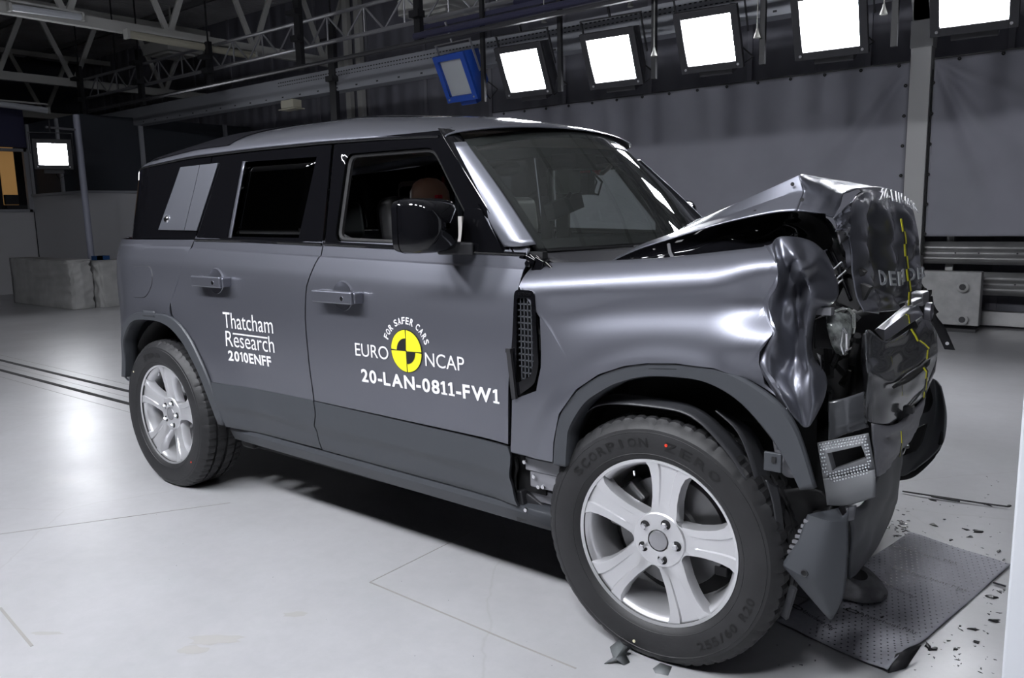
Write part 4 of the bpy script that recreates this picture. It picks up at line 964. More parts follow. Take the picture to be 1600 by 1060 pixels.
cr = [[(r[0][0]-9, r[0][1], r[0][2]+.035)]+r for r in cr]
grid('crushed_wing_corner', P3(cr), PAINT, CAR, 7, 7, thick=.003, ang=40, rip=.0028, seed=5)
k = MB(); k.box(T(1284, 486, y=-.80), (.06, .03, .02)); k.build('lamp_mount', PRIMER, CAR)

# bonnet: rising rear part, folded over at the front
hd = [  # rows from the rear edge forward; columns from the near edge across
    [(955, 409, -.70), (962, 402, -.62), (990, 393, -.48), (1035, 382, .1), (1085, 350, .72)],
    [(1000, 389, -.74), (1012, 379, -.68), (1046, 368, -.56), (1078, 350, -.1), (1100, 341, .45)],
    [(1060, 370, -.76), (1082, 356, -.70), (1108, 338, -.64), (1122, 331, -.25), (1150, 322, .4)],
    [(1130, 349, -.77), (1158, 330, -.71), (1168, 311, -.68), (1192, 302, -.35), (1215, 298, .3)],
    [(1200, 334, -.77), (1226, 306, -.71), (1218, 289, -.69), (1238, 284, -.35), (1258, 285, .3)],
    [(1245, 330, -.76), (1256, 300, -.70), (1250, 274, -.68), (1275, 278, -.35), (1300, 284, .3)]]
grid('bonnet', P3(hd), PAINT, CAR, 7, 7, True, False, thick=.004, ang=22)
hf = [  # from the peak forward to the fold and down the face, near to far
    [(1246, 330, -.76), (1256, 300, -.70), (1250, 274, -.68), (1280, 278, -.35), (1320, 284, .25), (1345, 290, .55)],
    [(1275, 333, -.74), (1285, 312, -.68), (1290, 287, -.58), (1312, 286, -.2), (1355, 291, .28), (1375, 298, .6)],
    [(1302, 340, -.70), (1312, 322, -.62), (1320, 302, -.55), (1345, 295, -.2), (1380, 299, .30), (1400, 305, .62)]]
grid('bonnet_fold', P3(hf), PAINT, CAR, 8, 8, thick=.004, ang=60, rip=.0015, seed=9)
def X3(L): return [[np.array([x, y, z]) for x, y, z in r] for r in L]
def onx(px, py, x): return T(px, py, x=x)
ys = [-1, -.66, -.33, 0, .33, .66, 1]
face = []
# face: top fold -> bottom edge, 7 columns near to far, x plane bulging at the middle
TOP = [(1330, 316), (1346, 300), (1364, 298), (1380, 301), (1394, 306), (1408, 315), (1424, 328)]
R1 = [(1326, 345), (1345, 335), (1362, 332), (1380, 335), (1398, 338), (1415, 345), (1432, 355)]
R2 = [(1328, 385), (1346, 380), (1364, 380), (1384, 385), (1402, 382), (1420, 385), (1436, 390)]
R3 = [(1333, 430), (1350, 425), (1368, 428), (1388, 430), (1404, 425), (1422, 422), (1438, 418)]
R4 = [(1340, 465), (1356, 460), (1374, 462), (1390, 462), (1408, 455), (1424, 448), (1440, 440)]
R5 = [(1350, 487), (1362, 490), (1378, 488), (1393, 484), (1408, 476), (1424, 464), (1440, 450)]
cy = [-.60, -.40, -.2, 0, .2, .4, .6]
dx_ = [0, .018, -.012, .02, -.01, .015, 0]
for Rr, bulge in ((TOP, 0), (R1, 0), (R2, 0), (R3, 0), (R4, 0), (R5, 0)):
    row = []
    for (px, py), yy in zip(Rr, cy): row.append(T(px, py, y=yy))
    face.append(row)
face = np.array(face)
for j in range(7): face[1:, j, 0] += dx_[j]
bf = grid('bonnet_front_face', face, PAINT, CAR, 10, 10, thick=.004, ang=50, rip=.006, seed=12)
grid('bonnet_roll', [[np.array(a) for a in P3(hf)[2][2:]], [(np.array(a)*.5+np.array(b)*.5)+np.array([.012, 0, .012]) for a, b in zip(P3(hf)[2][2:], [face[0][1], face[0][3], face[0][4], face[0][5]])], [face[0][1], face[0][3], face[0][4], face[0][5]]], PAINT, CAR, 8, 6, thick=.004)
grid('bonnet_torn_edge', P3([[(1302, 341, -.71), (1318, 325, -.66), (1330, 316, -.60)], [(1308, 352, -.70), (1322, 345, -.66), (1328, 340, -.61)], [(1305, 362, -.74), (1318, 362, -.68), (1326, 372, -.62)]]), PAINT, CAR, 6, 6, thick=.003, rip=.004, seed=2)
for q in ((1240, 288, -.70), (1255, 312, -.74), (1182, 331, -.74)): MB().lathe([(.0001, -.006), (.006, -.006)], T(*q[:2], y=q[2])-np.array([0, .004, 0]), n=10).build('bonnet_hole', BLACK, CAR)
# inner fold under the near bonnet edge; grey paint, its dark reflections coloured gloss black
sk = [[(955, 409, -.70), (1000, 390, -.74), (1060, 371, -.76), (1130, 350, -.77), (1200, 335, -.77), (1245, 331, -.76), (1290, 334, -.73)],
      [(985, 408, -.73), (1030, 400, -.74), (1080, 388, -.73), (1130, 368, -.71), (1195, 350, -.70), (1245, 340, -.71), (1292, 350, -.70)],
      [(1000, 409, -.76), (1040, 406, -.78), (1085, 400, -.76), (1130, 390, -.74), (1190, 372, -.66), (1235, 352, -.66), (1300, 385, -.62)],
      [(1010, 410, -.85), (1050, 406, -.86), (1090, 404, -.84), (1135, 400, -.80), (1185, 390, -.72), (1225, 376, -.66), (1262, 396, -.55)]]
grid('bonnet_inner_edge', P3(sk), GLOSS, CAR, 7, 6, thick=0, ang=180)
k = MB(); k.tube([T(1045, 382, y=-.80), T(1047, 395, y=-.82), T(1053, 406, y=-.84)], .006, 6); k.build('bonnet_stay', STEEL, CAR)
grid('inner_bonnet_frame', P3([[(1240, 345, -.66), (1270, 352, -.62), (1290, 380, -.6), (1310, 420, -.6), (1330, 470, -.55)], [(1240, 338, -.60), (1290, 345, -.55), (1312, 380, -.5), (1325, 430, -.5), (1345, 485, -.45)]]), GLOSS, CAR, 6, 4, thick=.01, rip=.003, seed=3)
grid('crumpled_slam_panel', P3([[(1306, 346, -.60), (1324, 352, -.56)], [(1308, 365, -.62), (1325, 365, -.58)], [(1312, 382, -.60), (1324, 374, -.58)]]), STEEL, CAR, 4, 4, thick=.003)
# bonnet lettering: badge and test code
def on_face(u0, u1, v0, v1, txt, name, m, bold=.01, lift=.006):
    vs, fs = text_geo(txt, 1, bold, 1, 1.25); vs = fit(vs, 0, 1, 0, 1); out = []
    for a, b in vs:
        u = (u0+(u1-u0)*a)*6; v = (v0+(v1-v0)*(1-b))*5; i = min(5, int(u)); j = min(4, int(v)); fu, fv = u-i, v-j
        p = (face[j, i]*(1-fu)+face[j, i+1]*fu)*(1-fv)+(face[j+1, i]*(1-fu)+face[j+1, i+1]*fu)*fv
        out.append(p+np.array([lift+.020, -.008, 0]))
    return mesh(name, out, fs, m, bf, None, .004)
on_face(.31, .93, .575, .70, 'DEFENDER', 'badge_lettering', mat('badge_silver', (.55, .57, .6), .4, .3))
on_face(.30, .92, -.02, .085, '20-LAN-0811', 'code_lettering', WHITE, .02, .016)
# test tape down the centre line
def tape(pts, w_, name='centre_tape', par=CAR):
    """alternating yellow and black blocks, one strip"""
    pts = [np.array(p, float) for p in pts]; seg_ = []
    for a, b in zip(pts[:-1], pts[1:]):
        n = max(1, int(round(np.linalg.norm(b-a)/.022)))
        for i in range(n): seg_.append((a+(b-a)*i/n, a+(b-a)*(i+1)/n))
    Y, B = MB(), MB()
    for i, (a, b) in enumerate(seg_):
        y0, y1 = (-w_, w_)
        for (MBX, ya, yb) in (((Y, B)[(i//2) % 2], y0, 0), ((B, Y)[(i//2) % 2], 0, y1)):
            MBX.add([a+(0, ya, 0), a+(0, yb, 0), b+(0, yb, 0), b+(0, ya, 0)], [(0, 1, 2, 3)])
    t = Y.build(name, YELLOW, par, ang=None, thick=.0015); B.build('tape_black_blocks', TAPEB, t if par is CAR else par, ang=None, thick=.0015)
tape([T(px, py, y=-.0)+np.array([.042, 0, 0]) for px, py in ((1389, 342), (1394, 372), (1396, 400), (1399, 430), (1402, 455), (1401, 476))], .021)

# engine bay hollow, headlamp, radiator frame
k = MB(); k.box((2.95, .0, .92), (.55, 1.30, .36)); k.box((3.22, .15, .80), (.25, .95, .55)); k.box((3.10, 0, .55), (.5, 1.1, .3)); k.box((2.8, -.1, 1.12), (.5, 1.0, .12))
k.build('engine', BLACK, CAR, bevel=.03)
k = MB()
rn = random.Random(7)
for i in range(26):
    a = T(1275+rn.random()*70, 480+rn.random()*130, y=-.62+rn.random()*.15); b = a+np.array([rn.uniform(-.08, .08), rn.uniform(-.1, .1), rn.uniform(-.12, .12)])
    k.tube([a, (a+b)/2+np.array([0, .02, .02]), b], .006+rn.random()*.008, 6)
for i in range(14):
    a = T(1272+rn.random()*70, 395+rn.random()*80, y=-.55+rn.random()*.15); k.box(a, (.03+rn.random()*.06, .04, .02+rn.random()*.05), Matrix.Rotation(rn.random()*3, 3, 'Y'))
k.build('broken_ducts', BLACK, CAR)
k = MB()
for q in ((1298, 425), (1305, 438), (1300, 452)): a = T(*q, y=-.66); MB().tube([a, a+np.array([.03, 0, .03])], .0025, 6).build('broken_clip', DISC, CAR)
hl = empty('headlamp', (0, 0, 0), 0, CAR)
grid('lamp_bucket', P3([[(1272, 500, -.78), (1292, 494, -.74), (1300, 495, -.70)], [(1272, 520, -.78), (1294, 520, -.72), (1306, 520, -.66)], [(1273, 545, -.78), (1296, 545, -.73), (1312, 548, -.68)]]), BLACK, hl, 4, 4, thick=.004)
grid('lamp_lens', P3([[(1290, 488, -.76), (1306, 488, -.74), (1328, 492, -.70)], [(1292, 510, -.79), (1312, 512, -.78), (1330, 515, -.72)], [(1298, 535, -.77), (1314, 540, -.76), (1326, 545, -.72)], [(1306, 552, -.74), (1318, 556, -.73), (1324, 553, -.72)]]), mat('cracked_lamp_glass', (.13, .14, .135), .12, 0, 1., noise=(25, .2, 2.2)), hl, 6, 6, thick=.004, rip=.0015, seed=6)
k = MB(); k.tube([T(1318, 514, y=-.80), T(1323, 522, y=-.81), T(1323, 545, y=-.80), T(1318, 554, y=-.79), T(1314, 540, y=-.80), T(1318, 514, y=-.80)], .0035, 6); k.build('lamp_ring', CHROME, hl); k = MB()
k.tube([T(1326, 484, y=-.7), T(1334, 492, y=-.72), T(1334, 510, y=-.72), T(1332, 520, y=-.7)], .006, 6); k.tube([T(1305, 486, y=-.7), T(1316, 482, y=-.7), T(1328, 484, y=-.7)], .004, 6)
k.build('lamp_bracket', mat('lamp_chrome', (.65, .68, .64), .12, .9), hl)
grid('lamp_shard', P3([[(1276, 552, -.83), (1283, 556, -.83)], [(1284, 575, -.83), (1284, 590, -.83)]]), DARK, hl, 3, 3, thick=.003)

# radiator support bar with aluminium box section
al = mat('machined_aluminium', (.42, .42, .45), .33, .8)
def quadbox(name, f, d, m, par):
    """f: four pixel corners with y, extruded by vector d"""
    a = [T(px, py, y=y) for px, py, y in f]; b = [p+np.array(d) for p in a]
    return mesh(name, a+b, [(0, 1, 2, 3), (4, 7, 6, 5), (0, 4, 5, 1), (1, 5, 6, 2), (2, 6, 7, 3), (3, 7, 4, 0)], m, par, 10)
gb = MB(); e0, e1 = T(1384, 515, y=-.30), T(1441, 478, y=.22)
A_ = [T(1382, 516, y=-.34), T(1382, 534, y=-.34), T(1443, 492, y=.22), T(1434, 476, y=.22)]
B_ = [T(1372, 513, y=-.34), T(1366, 516, y=-.34), T(1410, 480, y=.22), T(1422, 471, y=.22)]
gb = mesh('grille_bar', A_+B_, [(0, 1, 2, 3), (0, 3, 7, 4), (4, 7, 6, 5), (3, 2, 6, 7), (0, 4, 5, 1)], al, CAR, 10)
k = MB(); k.lathe([(.0001, -.006), (.030, -.006), (.034, .0), (.034, .02)], T(1438, 486, y=.26), 'x', 24); k.v = [v+np.array([.02, 0, 0]) for v in k.v]; k.build('camera_disc', al, CAR)
k = MB(); k.box(T(1436, 466, y=.25), (.05, .10, .05)); k.box(T(1428, 472, y=.1), (.03, .15, .02)); k.build('latch_block', STEEL, CAR, bevel=.006)
tape([T(1403, 487, y=0), T(1418, 492, y=0)], .009, par=gb); tape([T(1418, 492, y=0)+(.004, 0, 0), T(1420, 505, y=0)+(.004, 0, 0)], .009, par=gb)
# bumper cover
bc = [[(1352, 520, -.62), (1358, 516, -.56), (1383, 534, -.40), (1410, 522, -.1), (1432, 503, .2), (1446, 490, .42)],
      [(1353, 560, -.63), (1362, 558, -.58), (1385, 552, -.42), (1412, 545, -.1), (1440, 530, .2), (1458, 518, .42)],
      [(1355, 580, -.66), (1366, 582, -.62), (1392, 590, -.42), (1420, 575, -.1), (1447, 556, .2), (1463, 542, .44)],
      [(1356, 592, -.64), (1367, 595, -.60), (1392, 604, -.42), (1420, 592, -.1), (1446, 572, .2), (1463, 558, .44)],
      [(1353, 625, -.62), (1366, 628, -.58), (1392, 640, -.42), (1420, 622, -.1), (1444, 600, .2), (1458, 585, .44)],
      [(1352, 655, -.60), (1364, 662, -.56), (1388, 663, -.42), (1412, 652, -.1), (1432, 636, .15), (1448, 612, .42)]]
GP = mat('glossy_grey_plastic', (.075, .078, .085), .24, .1, .6)
grid('bumper_cover', P3(bc), GP, CAR, 8, 6, thick=.005, ang=35, rip=.0012, seed=15)
grid('grille_slot', P3([[(1383, 534, -.36), (1405, 518, -.1), (1428, 502, .15)], [(1383, 546, -.37), (1408, 530, -.1), (1432, 512, .15)]]), BLACK, CAR, 4, 3, thick=.012)
grid('bumper_crease', P3([[(1395, 603, -.45), (1420, 585, -.15), (1452, 560, .2)], [(1398, 606, -.45), (1430, 590, -.15), (1450, 570, .2)]]), BLACK, CAR, 4, 3, thick=.010)
tape([T(px, py, y=-.02)+np.array([.022, 0, 0]) for px, py in ((1414, 513), (1421, 524), (1425, 532), (1433, 538), (1440, 545), (1439, 560))], .020)
tape([T(px, py, y=-.02)+np.array([.022, 0, 0]) for px, py in ((1433, 573), (1438, 580), (1436, 600), (1434, 620))], .017)
grid('bumper_side', P3([[(1348, 522, -.60), (1357, 518, -.60)], [(1346, 560, -.58), (1356, 560, -.60)], [(1350, 600, -.58), (1358, 600, -.62)], [(1350, 655, -.58), (1354, 660, -.60)]]), DARK, CAR, 4, 6, thick=.005)
grid('wing_support_panel', P3([[(1294, 628, -.80), (1320, 622, -.78), (1350, 612, -.72)], [(1295, 660, -.80), (1322, 655, -.79), (1352, 645, -.72)], [(1294, 690, -.80), (1322, 678, -.79), (1356, 668, -.72)]]), GP, CAR, 5, 5, thick=.005, rip=.002, seed=8)
grid('cooling_duct', P3([[(1340, 520, -.55), (1352, 525, -.50)], [(1336, 570, -.55), (1350, 580, -.5)], [(1330, 620, -.6), (1352, 612, -.55)]]), BLACK, CAR, 4, 5, thick=.02)
# lower front face behind and below the bumper cover
lf = [[(1362, 662, -.58), (1395, 665, -.40), (1420, 648, -.1), (1446, 620, .3)],
      [(1365, 700, -.56), (1392, 695, -.38), (1416, 680, -.1), (1436, 660, .3)],
      [(1370, 745, -.54), (1385, 735, -.38), (1400, 712, -.1), (1422, 690, .3)]]
grid('lower_grille_panel', P3(lf), PRIMER, CAR, 6, 6, thick=.005, rip=.003, seed=21)
tape([T(px, py, y=-.3)+np.array([.03, 0, 0]) for px, py in ((1393, 672), (1394, 690), (1390, 712))], .005)
k = MB()
for q in ((1385, 662), (1398, 656), (1410, 648), (1420, 640), (1383, 672)): k.box(T(*q, y=-.25), (.03, .03, .022), Matrix.Rotation(q[0], 3, 'Y'))
k.build('broken_grille_fins', DARK, CAR)
# perforated corner plate with its window
PLATE = mat('grey_tread_plate', (.17, .175, .185), .45, .1)
PL = [T(1277, 692, y=-.86), T(1357, 677, y=-.80), T(1366, 735, y=-.80), T(1290, 755, y=-.86)]
def plate(u, v, d=0):  # v down
    top = PL[0]*(1-u)+PL[1]*u; bot = T(1286, 748, y=-.87)*(1-u)+T(1367, 734, y=-.81)*u
    return top*(1-v)+bot*v+np.array([0, -d, 0])
UO = [(0, 0), (1, 0), (1, 1), (0, 1)]; wn = [(.16, .32), (.84, .28), (.90, .66), (.20, .84)]
def qpts(P, n=14):
    out = []
    for i in range(4):
        a, b = np.array(P[i]), np.array(P[(i+1) % 4])
        for t in np.linspace(0, 1, n, endpoint=False): out.append(a+(b-a)*t)
    return out
o1, i1 = qpts([(0, 0), (1, 0), (1, 1), (0, 1)]), qpts(wn)
vs = [plate(*p) for p in o1]+[plate(*p, .004) for p in i1]+[plate(*p)+np.array([0, .03, 0]) for p in i1]; n = len(o1)
cpn = mesh('tread_plate', vs, [(i, (i+1) % n, n+(i+1) % n, n+i) for i in range(n)]+[(n+i, n+(i+1) % n, 2*n+(i+1) % n, 2*n+i) for i in range(n)], PLATE, CAR, 30, .004)
lo = P3([[(1286, 748, -.87), (1326, 742, -.84), (1367, 734, -.81)], [(1290, 772, -.87), (1328, 768, -.85), (1368, 755, -.82)], [(1292, 789, -.86), (1325, 789, -.84), (1367, 776, -.81)]])
grid('plate_skirt', lo, PLATE, cpn, 5, 5, thick=.005)
st = MB(); sh_ = MB()
def stud(u, v):
    p = plate(u, v, .004)
    st.lathe([(.0001, -.003), (.0020, -.002), (.0028, .001)], p, n=8); sh_.lathe([(.0001, .0), (.0034, 0)], p+np.array([-.0030, -.0003, -.001]), n=8)
for r_ in range(3):
    for c_ in range(16): stud(.05+c_*.058+(r_ % 2)*.02, .07+r_*.075)
for r_ in range(6):
    for c_ in range(2): stud(.035+c_*.05+(r_ % 2)*.02, .33+r_*.10); stud(.905+c_*.045, .30+r_*.09)
for r_ in range(4):
    for c_ in range(15-r_): stud(.10+r_*.03+c_*.058+(r_ % 2)*.02, .90+r_*.075-(c_*.006))
st.build('stud', mat('stud_grey', (.5, .52, .55), .45, .3), cpn, ang=None)['kind'] = 'stuff'; s2 = sh_.build('stud_hole', BLACK, cpn, ang=None); s2['kind'] = 'stuff'
# hanging lower trim in front of the tyre
ht = [[(1310, 795, -.86), (1318, 808, -.88), (1326, 795, -.86)], [(1262, 805, -.90), (1295, 815, -.92), (1324, 815, -.88)], [(1248, 845, -.92), (1285, 855, -.93), (1325, 860, -.88)],
      [(1222, 882, -.93), (1270, 905, -.94), (1323, 900, -.88)], [(1250, 915, -.92), (1285, 930, -.92), (1318, 932, -.88)], [(1296, 968, -.89), (1300, 968, -.89), (1304, 962, -.89)]]
o = grid('hanging_trim', P3(ht), CLAD, CAR, 6, 6, False, True, .005, ang=25)
k = MB(); k.lathe([(.0075, -.003), (.0095, -.004), (.011, 0)], T(1257, 896, y=-.945), n=20); k.build('trim_grommet', TRIM, o)
k = MB(); k.lathe([(.0001, 0), (.0075, -.001)], T(1257, 896, y=-.945), n=20); k.build('trim_hole', BLACK, o)
k = MB()
for i in range(8):
    a = T(1262-i*4.5, 815+i*8, y=-.905); k.box(a, (.02, .01, .008))
k.bar(T(1222, 884, y=-.915), T(1250, 868, y=-.91), .004, .012); k.build('trim_clips', PRIMER, o)
grid('splash_guard', P3([[(1200, 762, -.84), (1225, 765, -.80), (1262, 762, -.78), (1285, 770, -.78)], [(1212, 800, -.84), (1240, 810, -.80), (1270, 800, -.76), (1300, 790, -.76)], [(1222, 860, -.84), (1238, 850, -.80), (1262, 830, -.78), (1290, 805, -.78)]]), BLACK, CAR, 5, 5, thick=.006, rip=.004, seed=2)
grid('liner_strip', P3([[(1196, 750, -.93), (1208, 790, -.93), (1216, 860, -.93)], [(1215, 760, -.90), (1222, 800, -.90), (1226, 850, -.90)]]), TRIM, CAR, 5, 5, thick=.004)
k = MB(); k.bar(T(1240, 918, y=-.91), T(1226, 965, y=-.90), .012, .02); k.build('liner_rod', TRIM, CAR)
# undertray sheet dropping to the floor
ut = [[(1322, 792, -.62), (1350, 785, -.45), (1385, 715, -.1), (1408, 690, .2)], [(1330, 830, -.58), (1360, 805, -.42), (1385, 770, -.1), (1408, 725, .2)], [(1328, 870, -.5), (1352, 850, -.35), (1380, 810, -.1), (1402, 772, .2)], [(1326, 905, -.42), (1342, 892, -.3), (1372, 850, -.05), (1398, 795, .2)]]
grid('undertray', P3(ut), CLAD, CAR, 6, 6, thick=.006, rip=.003, seed=31, ang=60)
grid('undertray_tab', P3([[(1322, 795, -.68), (1338, 790, -.66)], [(1324, 815, -.68), (1334, 812, -.66)]]), PRIMER, CAR, 3, 3, thick=.004)
# far corner of the bumper, hanging clear, with its fog lamp recess
fb = [[(1436, 600, .62), (1458, 592, .74), (1470, 604, .70)], [(1434, 640, .62), (1462, 630, .74), (1478, 642, .68)], [(1424, 672, .58), (1456, 668, .72), (1477, 675, .66)], [(1414, 702, .50), (1446, 700, .60), (1471, 696, .60)], [(1402, 722, .38), (1428, 726, .46), (1452, 716, .50)], [(1400, 745, .33), (1414, 743, .37), (1428, 735, .42)]]
fbo = grid('far_bumper_corner', P3(fb), PLATE, CAR, 6, 6, thick=.006)  # paler plate grey stands in for light on the charcoal plastic
grid('fog_recess', P3([[(1428, 672, .50), (1448, 662, .56)], [(1418, 700, .45), (1440, 690, .52)], [(1412, 712, .42), (1430, 705, .48)]]), BLACK, fbo, 4, 4, thick=.01)
grid('upper_recess', P3([[(1436, 610, .6), (1448, 596, .7)], [(1434, 640, .6), (1456, 625, .72)], [(1438, 648, .6), (1450, 642, .7)]]), BLACK, fbo, 4, 4, thick=.01)
k = MB(); k.tube([T(1424, 668, y=.5), T(1426, 680, y=.5), T(1424, 695, y=.5)], .006, 6); k.box(T(1416, 698, y=.42), (.02, .02, .012)); k.build('recess_clip', STEEL, fbo)
grid('lower_lip', P3([[(1472, 675, .62), (1462, 705, .60), (1430, 735, .45), (1405, 745, .35)], [(1472, 690, .60), (1460, 715, .58), (1428, 745, .43), (1402, 752, .33)]]), BLACK, fbo, 5, 3, thick=.01)
grid('torn_rubber_strip', P3([[(1452, 462, .80), (1456, 463, .82)], [(1452, 495, .84), (1462, 492, .86)], [(1464, 520, .88), (1476, 512, .90)], [(1476, 546, .90), (1492, 547, .92)]]), DARK, CAR, 3, 8, thick=.008)
k = MB(); k.lathe([(.0001, 0), (.008, 0)], T(1480, 537, y=.86), n=10); k.build('strip_hole', WHITE, CAR)
grid('far_wing_crush', P3([[(1436, 440, .62), (1448, 455, .78)], [(1438, 462, .60), (1456, 470, .80)], [(1440, 492, .55), (1455, 505, .80)]]), BLACK, CAR, 6, 6, thick=.01, rip=.012, seed=3)
k = MB(); k.tube([T(px, py, y=y) for px, py, y in ((1443, 488, .45), (1452, 500, .46), (1462, 520, .46), (1464, 550, .46), (1460, 580, .40), (1448, 602, .25), (1430, 625, 0), (1405, 652, -.25))], .0035, 6); k.build('trailing_cable', mat('pale_cable', (.3, .3, .31), .5), CAR)

# ------------------------------------------------------------------ cabin
HL = [[(x, y*min(1, .55+.6*(x+.62)/.8), min(ZR(x, y/.80)-.04, 1.88)) for y in (-.74, -.6, -.3, 0, .3, .52, .64)] for x in (-.45, 0, .6, 1.2, 1.7, 1.88)]
grid('headliner', HL, HEADLINER, CAR, 3, 3, thick=.01)
k = MB(); k.box((1.0, 0, .42), (3.2, 1.7, .04)); k.build('cabin_floor', BLACK, CAR)
k = MB(); k.box((2.34, 0, 1.12), (.34, 1.62, .30)); k.box((2.16, 0, 1.0), (.12, 1.5, .2)); k.build('dashboard', DARK, CAR, bevel=.04)
k = MB(); k.box((2.22, -.42, 1.285), (.14, .34, .035)); k.build('instrument_hood', LEATHER, CAR, bevel=.012)
k = MB()
ax = Vector((.9, 0, .42)).normalized(); q = ax.to_track_quat('Z', 'Y').to_matrix()
k.tube([np.array(q @ Vector((.18*math.cos(t), .18*math.sin(t), 0)))+np.array([1.99, -.42, 1.18]) for t in np.linspace(0, 2*math.pi, 41)], .015, 8)
for t in (0, math.pi, -math.pi/2): k.bar((1.99, -.42, 1.18), np.array(q @ Vector((.17*math.cos(t), .17*math.sin(t), 0)))+np.array([1.99, -.42, 1.18]), .03, .015)
k.box((2.0, -.42, 1.18), (.05, .15, .13)); k.tube([(1.99, -.42, 1.18), (2.25, -.42, 1.08)], .04); k.build('steering_wheel', LEATHER, CAR)
def seat(x, y, name='seat', rec=.22, hr=True):
    st_ = empty(name, (x, y, .45), 0, CAR)
    k = MB(); k.box((.05, 0, .12), (.52, .50, .18)); k.build('seat_cushion', LEATHER, st_, bevel=.05)
    k = MB(); k.box((-.27, 0, .47), (.15, .52, .62), Matrix.Rotation(-rec, 3, 'Y')); k.build('seat_back', LEATHER, st_, bevel=.06)
    k = MB(); k.tube([(-.24, .23, .2), (-.32, .25, .5), (-.36, .24, .72)], .008, 6); k.tube([(-.20, -.2, .2), (-.27, -.21, .5), (-.31, -.19, .74)], .004, 6); k.build('seat_piping', PRIMER, st_)
    if hr:
        k = MB(); k.box((-.36, 0, .96), (.12, .28, .22), Matrix.Rotation(-rec*.6, 3, 'Y')); k.build('headrest', LEATHER, st_, bevel=.045)
        k = MB()
        for yy in (-.07, .07): k.tube([(-.345, yy, .74), (-.36, yy, .90)], .007, 6)
        k.build('headrest_post', STEEL, st_)
    return st_
seat(1.72, -.42); seat(1.72, .42)
seat(.75, -.45, 'rear_seat'); seat(.75, 0, 'rear_seat'); seat(.75, .45, 'rear_seat')
# seat belt, grab handle, far pillars
k = MB()
rows = [[(1.36, -.80, 1.36), (1.45, -.72, 1.30), (1.60, -.58, 1.20)], [(1.36, -.80, 1.32), (1.45, -.72, 1.26), (1.60, -.58, 1.16)]]
grid('seat_belt', rows, mat('grey_webbing', (.16, .16, .17), .8), CAR, 5, 2, thick=.002)
k = MB(); k.box((1.58, -.62, 1.19), (.02, .02, .03)); k.build('belt_clip', mat('orange_clip', (.7, .15, .01), .5), CAR)
for x in (1.30, 1.41):
    k = MB(); k.box((x, .80, 1.5), (.09, .03, .55)); k.build('pillar_trim', LEATHER, CAR, bevel=.01)
k = MB(); k.tube([(1.55, .73, 1.68), (1.58, .70, 1.64), (1.75, .70, 1.64), (1.78, .73, 1.68)], .012, 8); k.build('grab_handle', HEADLINER, CAR)
k = MB(); k.tube([(1.60, .694, 1.645), (1.73, .694, 1.645)], .0135, 8); k.build('handle_tape', REDT, CAR)
# rear side of cabin: trim ring seen through the rear door glass
k = MB(); P = rnd_poly([(.62, 1.40), (.95, 1.40), (1.02, 1.52), (.93, 1.66), (.60, 1.66)], .06)
P2 = [(.62+(x-.62)*.8, 1.53+(z-1.53)*.75) for x, z in P]; n = len(P)
mesh('far_window_trim', [(x-.5, .74, z) for x, z in P]+[(x-.5, .74, z) for x, z in P2], [(i, (i+1) % n, n+(i+1) % n, n+i) for i in range(n)], HEADLINER, CAR, None, .01)
# interior mirror and test equipment on the windscreen
k = MB(); a = T(883, 318, y=-.02); a = np.array([2.16, -.03, 1.50]); a = T(882, 322, y=-.06)
k.box(a, (.05, .25, .075), Matrix.Rotation(-.12, 3, 'Y') @ Matrix.Rotation(.22, 3, 'X')); k.tube([a, a+np.array([.02, .02, .06])], .012, 6); k.build('interior_mirror', LEATHER, CAR, bevel=.02)
b_ = T(887, 284, y=0.); k = MB(); k.box(b_, (.10, .085, .11)); k.build('test_camera', mat('beige_camera', (.33, .36, .31), .5), CAR, bevel=.018)
k = MB(); k.box(b_+np.array([.02, .02, .09]), (.14, .16, .06)); k.box(b_+np.array([.03, .10, -.01]), (.07, .06, .10)); k.tube([b_+np.array([.05, .14, .04]), b_+np.array([.06, .2, 0]), b_+np.array([.05, .18, -.06]), b_+np.array([.04, .12, -.05])], .006, 6); k.tube([b_+np.array([.05, .12, .05]), b_+np.array([.05, .17, .0]), b_+np.array([.05, .13, -.06])], .005, 6)
k.build('camera_bracket', BLACK, CAR, bevel=.01)

# crash test dummy in the driver's seat
dm = empty('crash_test_dummy', (1.66, -.42, .70)); tag(dm, 'brown headed crash test dummy in the front seat behind the door mirror', 'crash test dummy')
def blob(secs, n=28):
    vs = []
    for (c, rx, ry) in secs:
        for t in np.linspace(0, 2*math.pi, n, endpoint=False): vs.append((c[0]+rx*math.cos(t), c[1]+ry*math.sin(t), c[2]))
    f = [(i*n+j, i*n+(j+1) % n, (i+1)*n+(j+1) % n, (i+1)*n+j) for i in range(len(secs)-1) for j in range(n)]; return vs, f
hp = T(672, 314, y=-.52); hx, hz = hp[0]-1.66, hp[2]-.70-.0; hy = -.10
secs = [((hx-.01, hy, hz-.16), .035, .035), ((hx, hy, hz-.14), .055, .05), ((hx+.01, hy, hz-.10), .075, .06), ((hx+.008, hy, hz-.05), .090, .070), ((hx, hy, hz), .098, .077), ((hx-.003, hy, hz+.04), .094, .075), ((hx-.006, hy, hz+.075), .072, .060), ((hx-.006, hy, hz+.095), .04, .035), ((hx-.006, hy, hz+.100), .002, .002)]
v, f = blob(secs); mesh('dummy_head', v, f, SKIN, dm, 60)
k = MB(); k.add([(hx+.095, hy-.015, hz-.03), (hx+.095, hy+.015, hz-.03), (hx+.118, hy, hz-.055), (hx+.098, hy, hz-.0)], [(0, 1, 2), (0, 2, 3), (1, 3, 2)]); k.build('dummy_nose', SKIN, dm)
k = MB()
for dz in (0, .002): pass
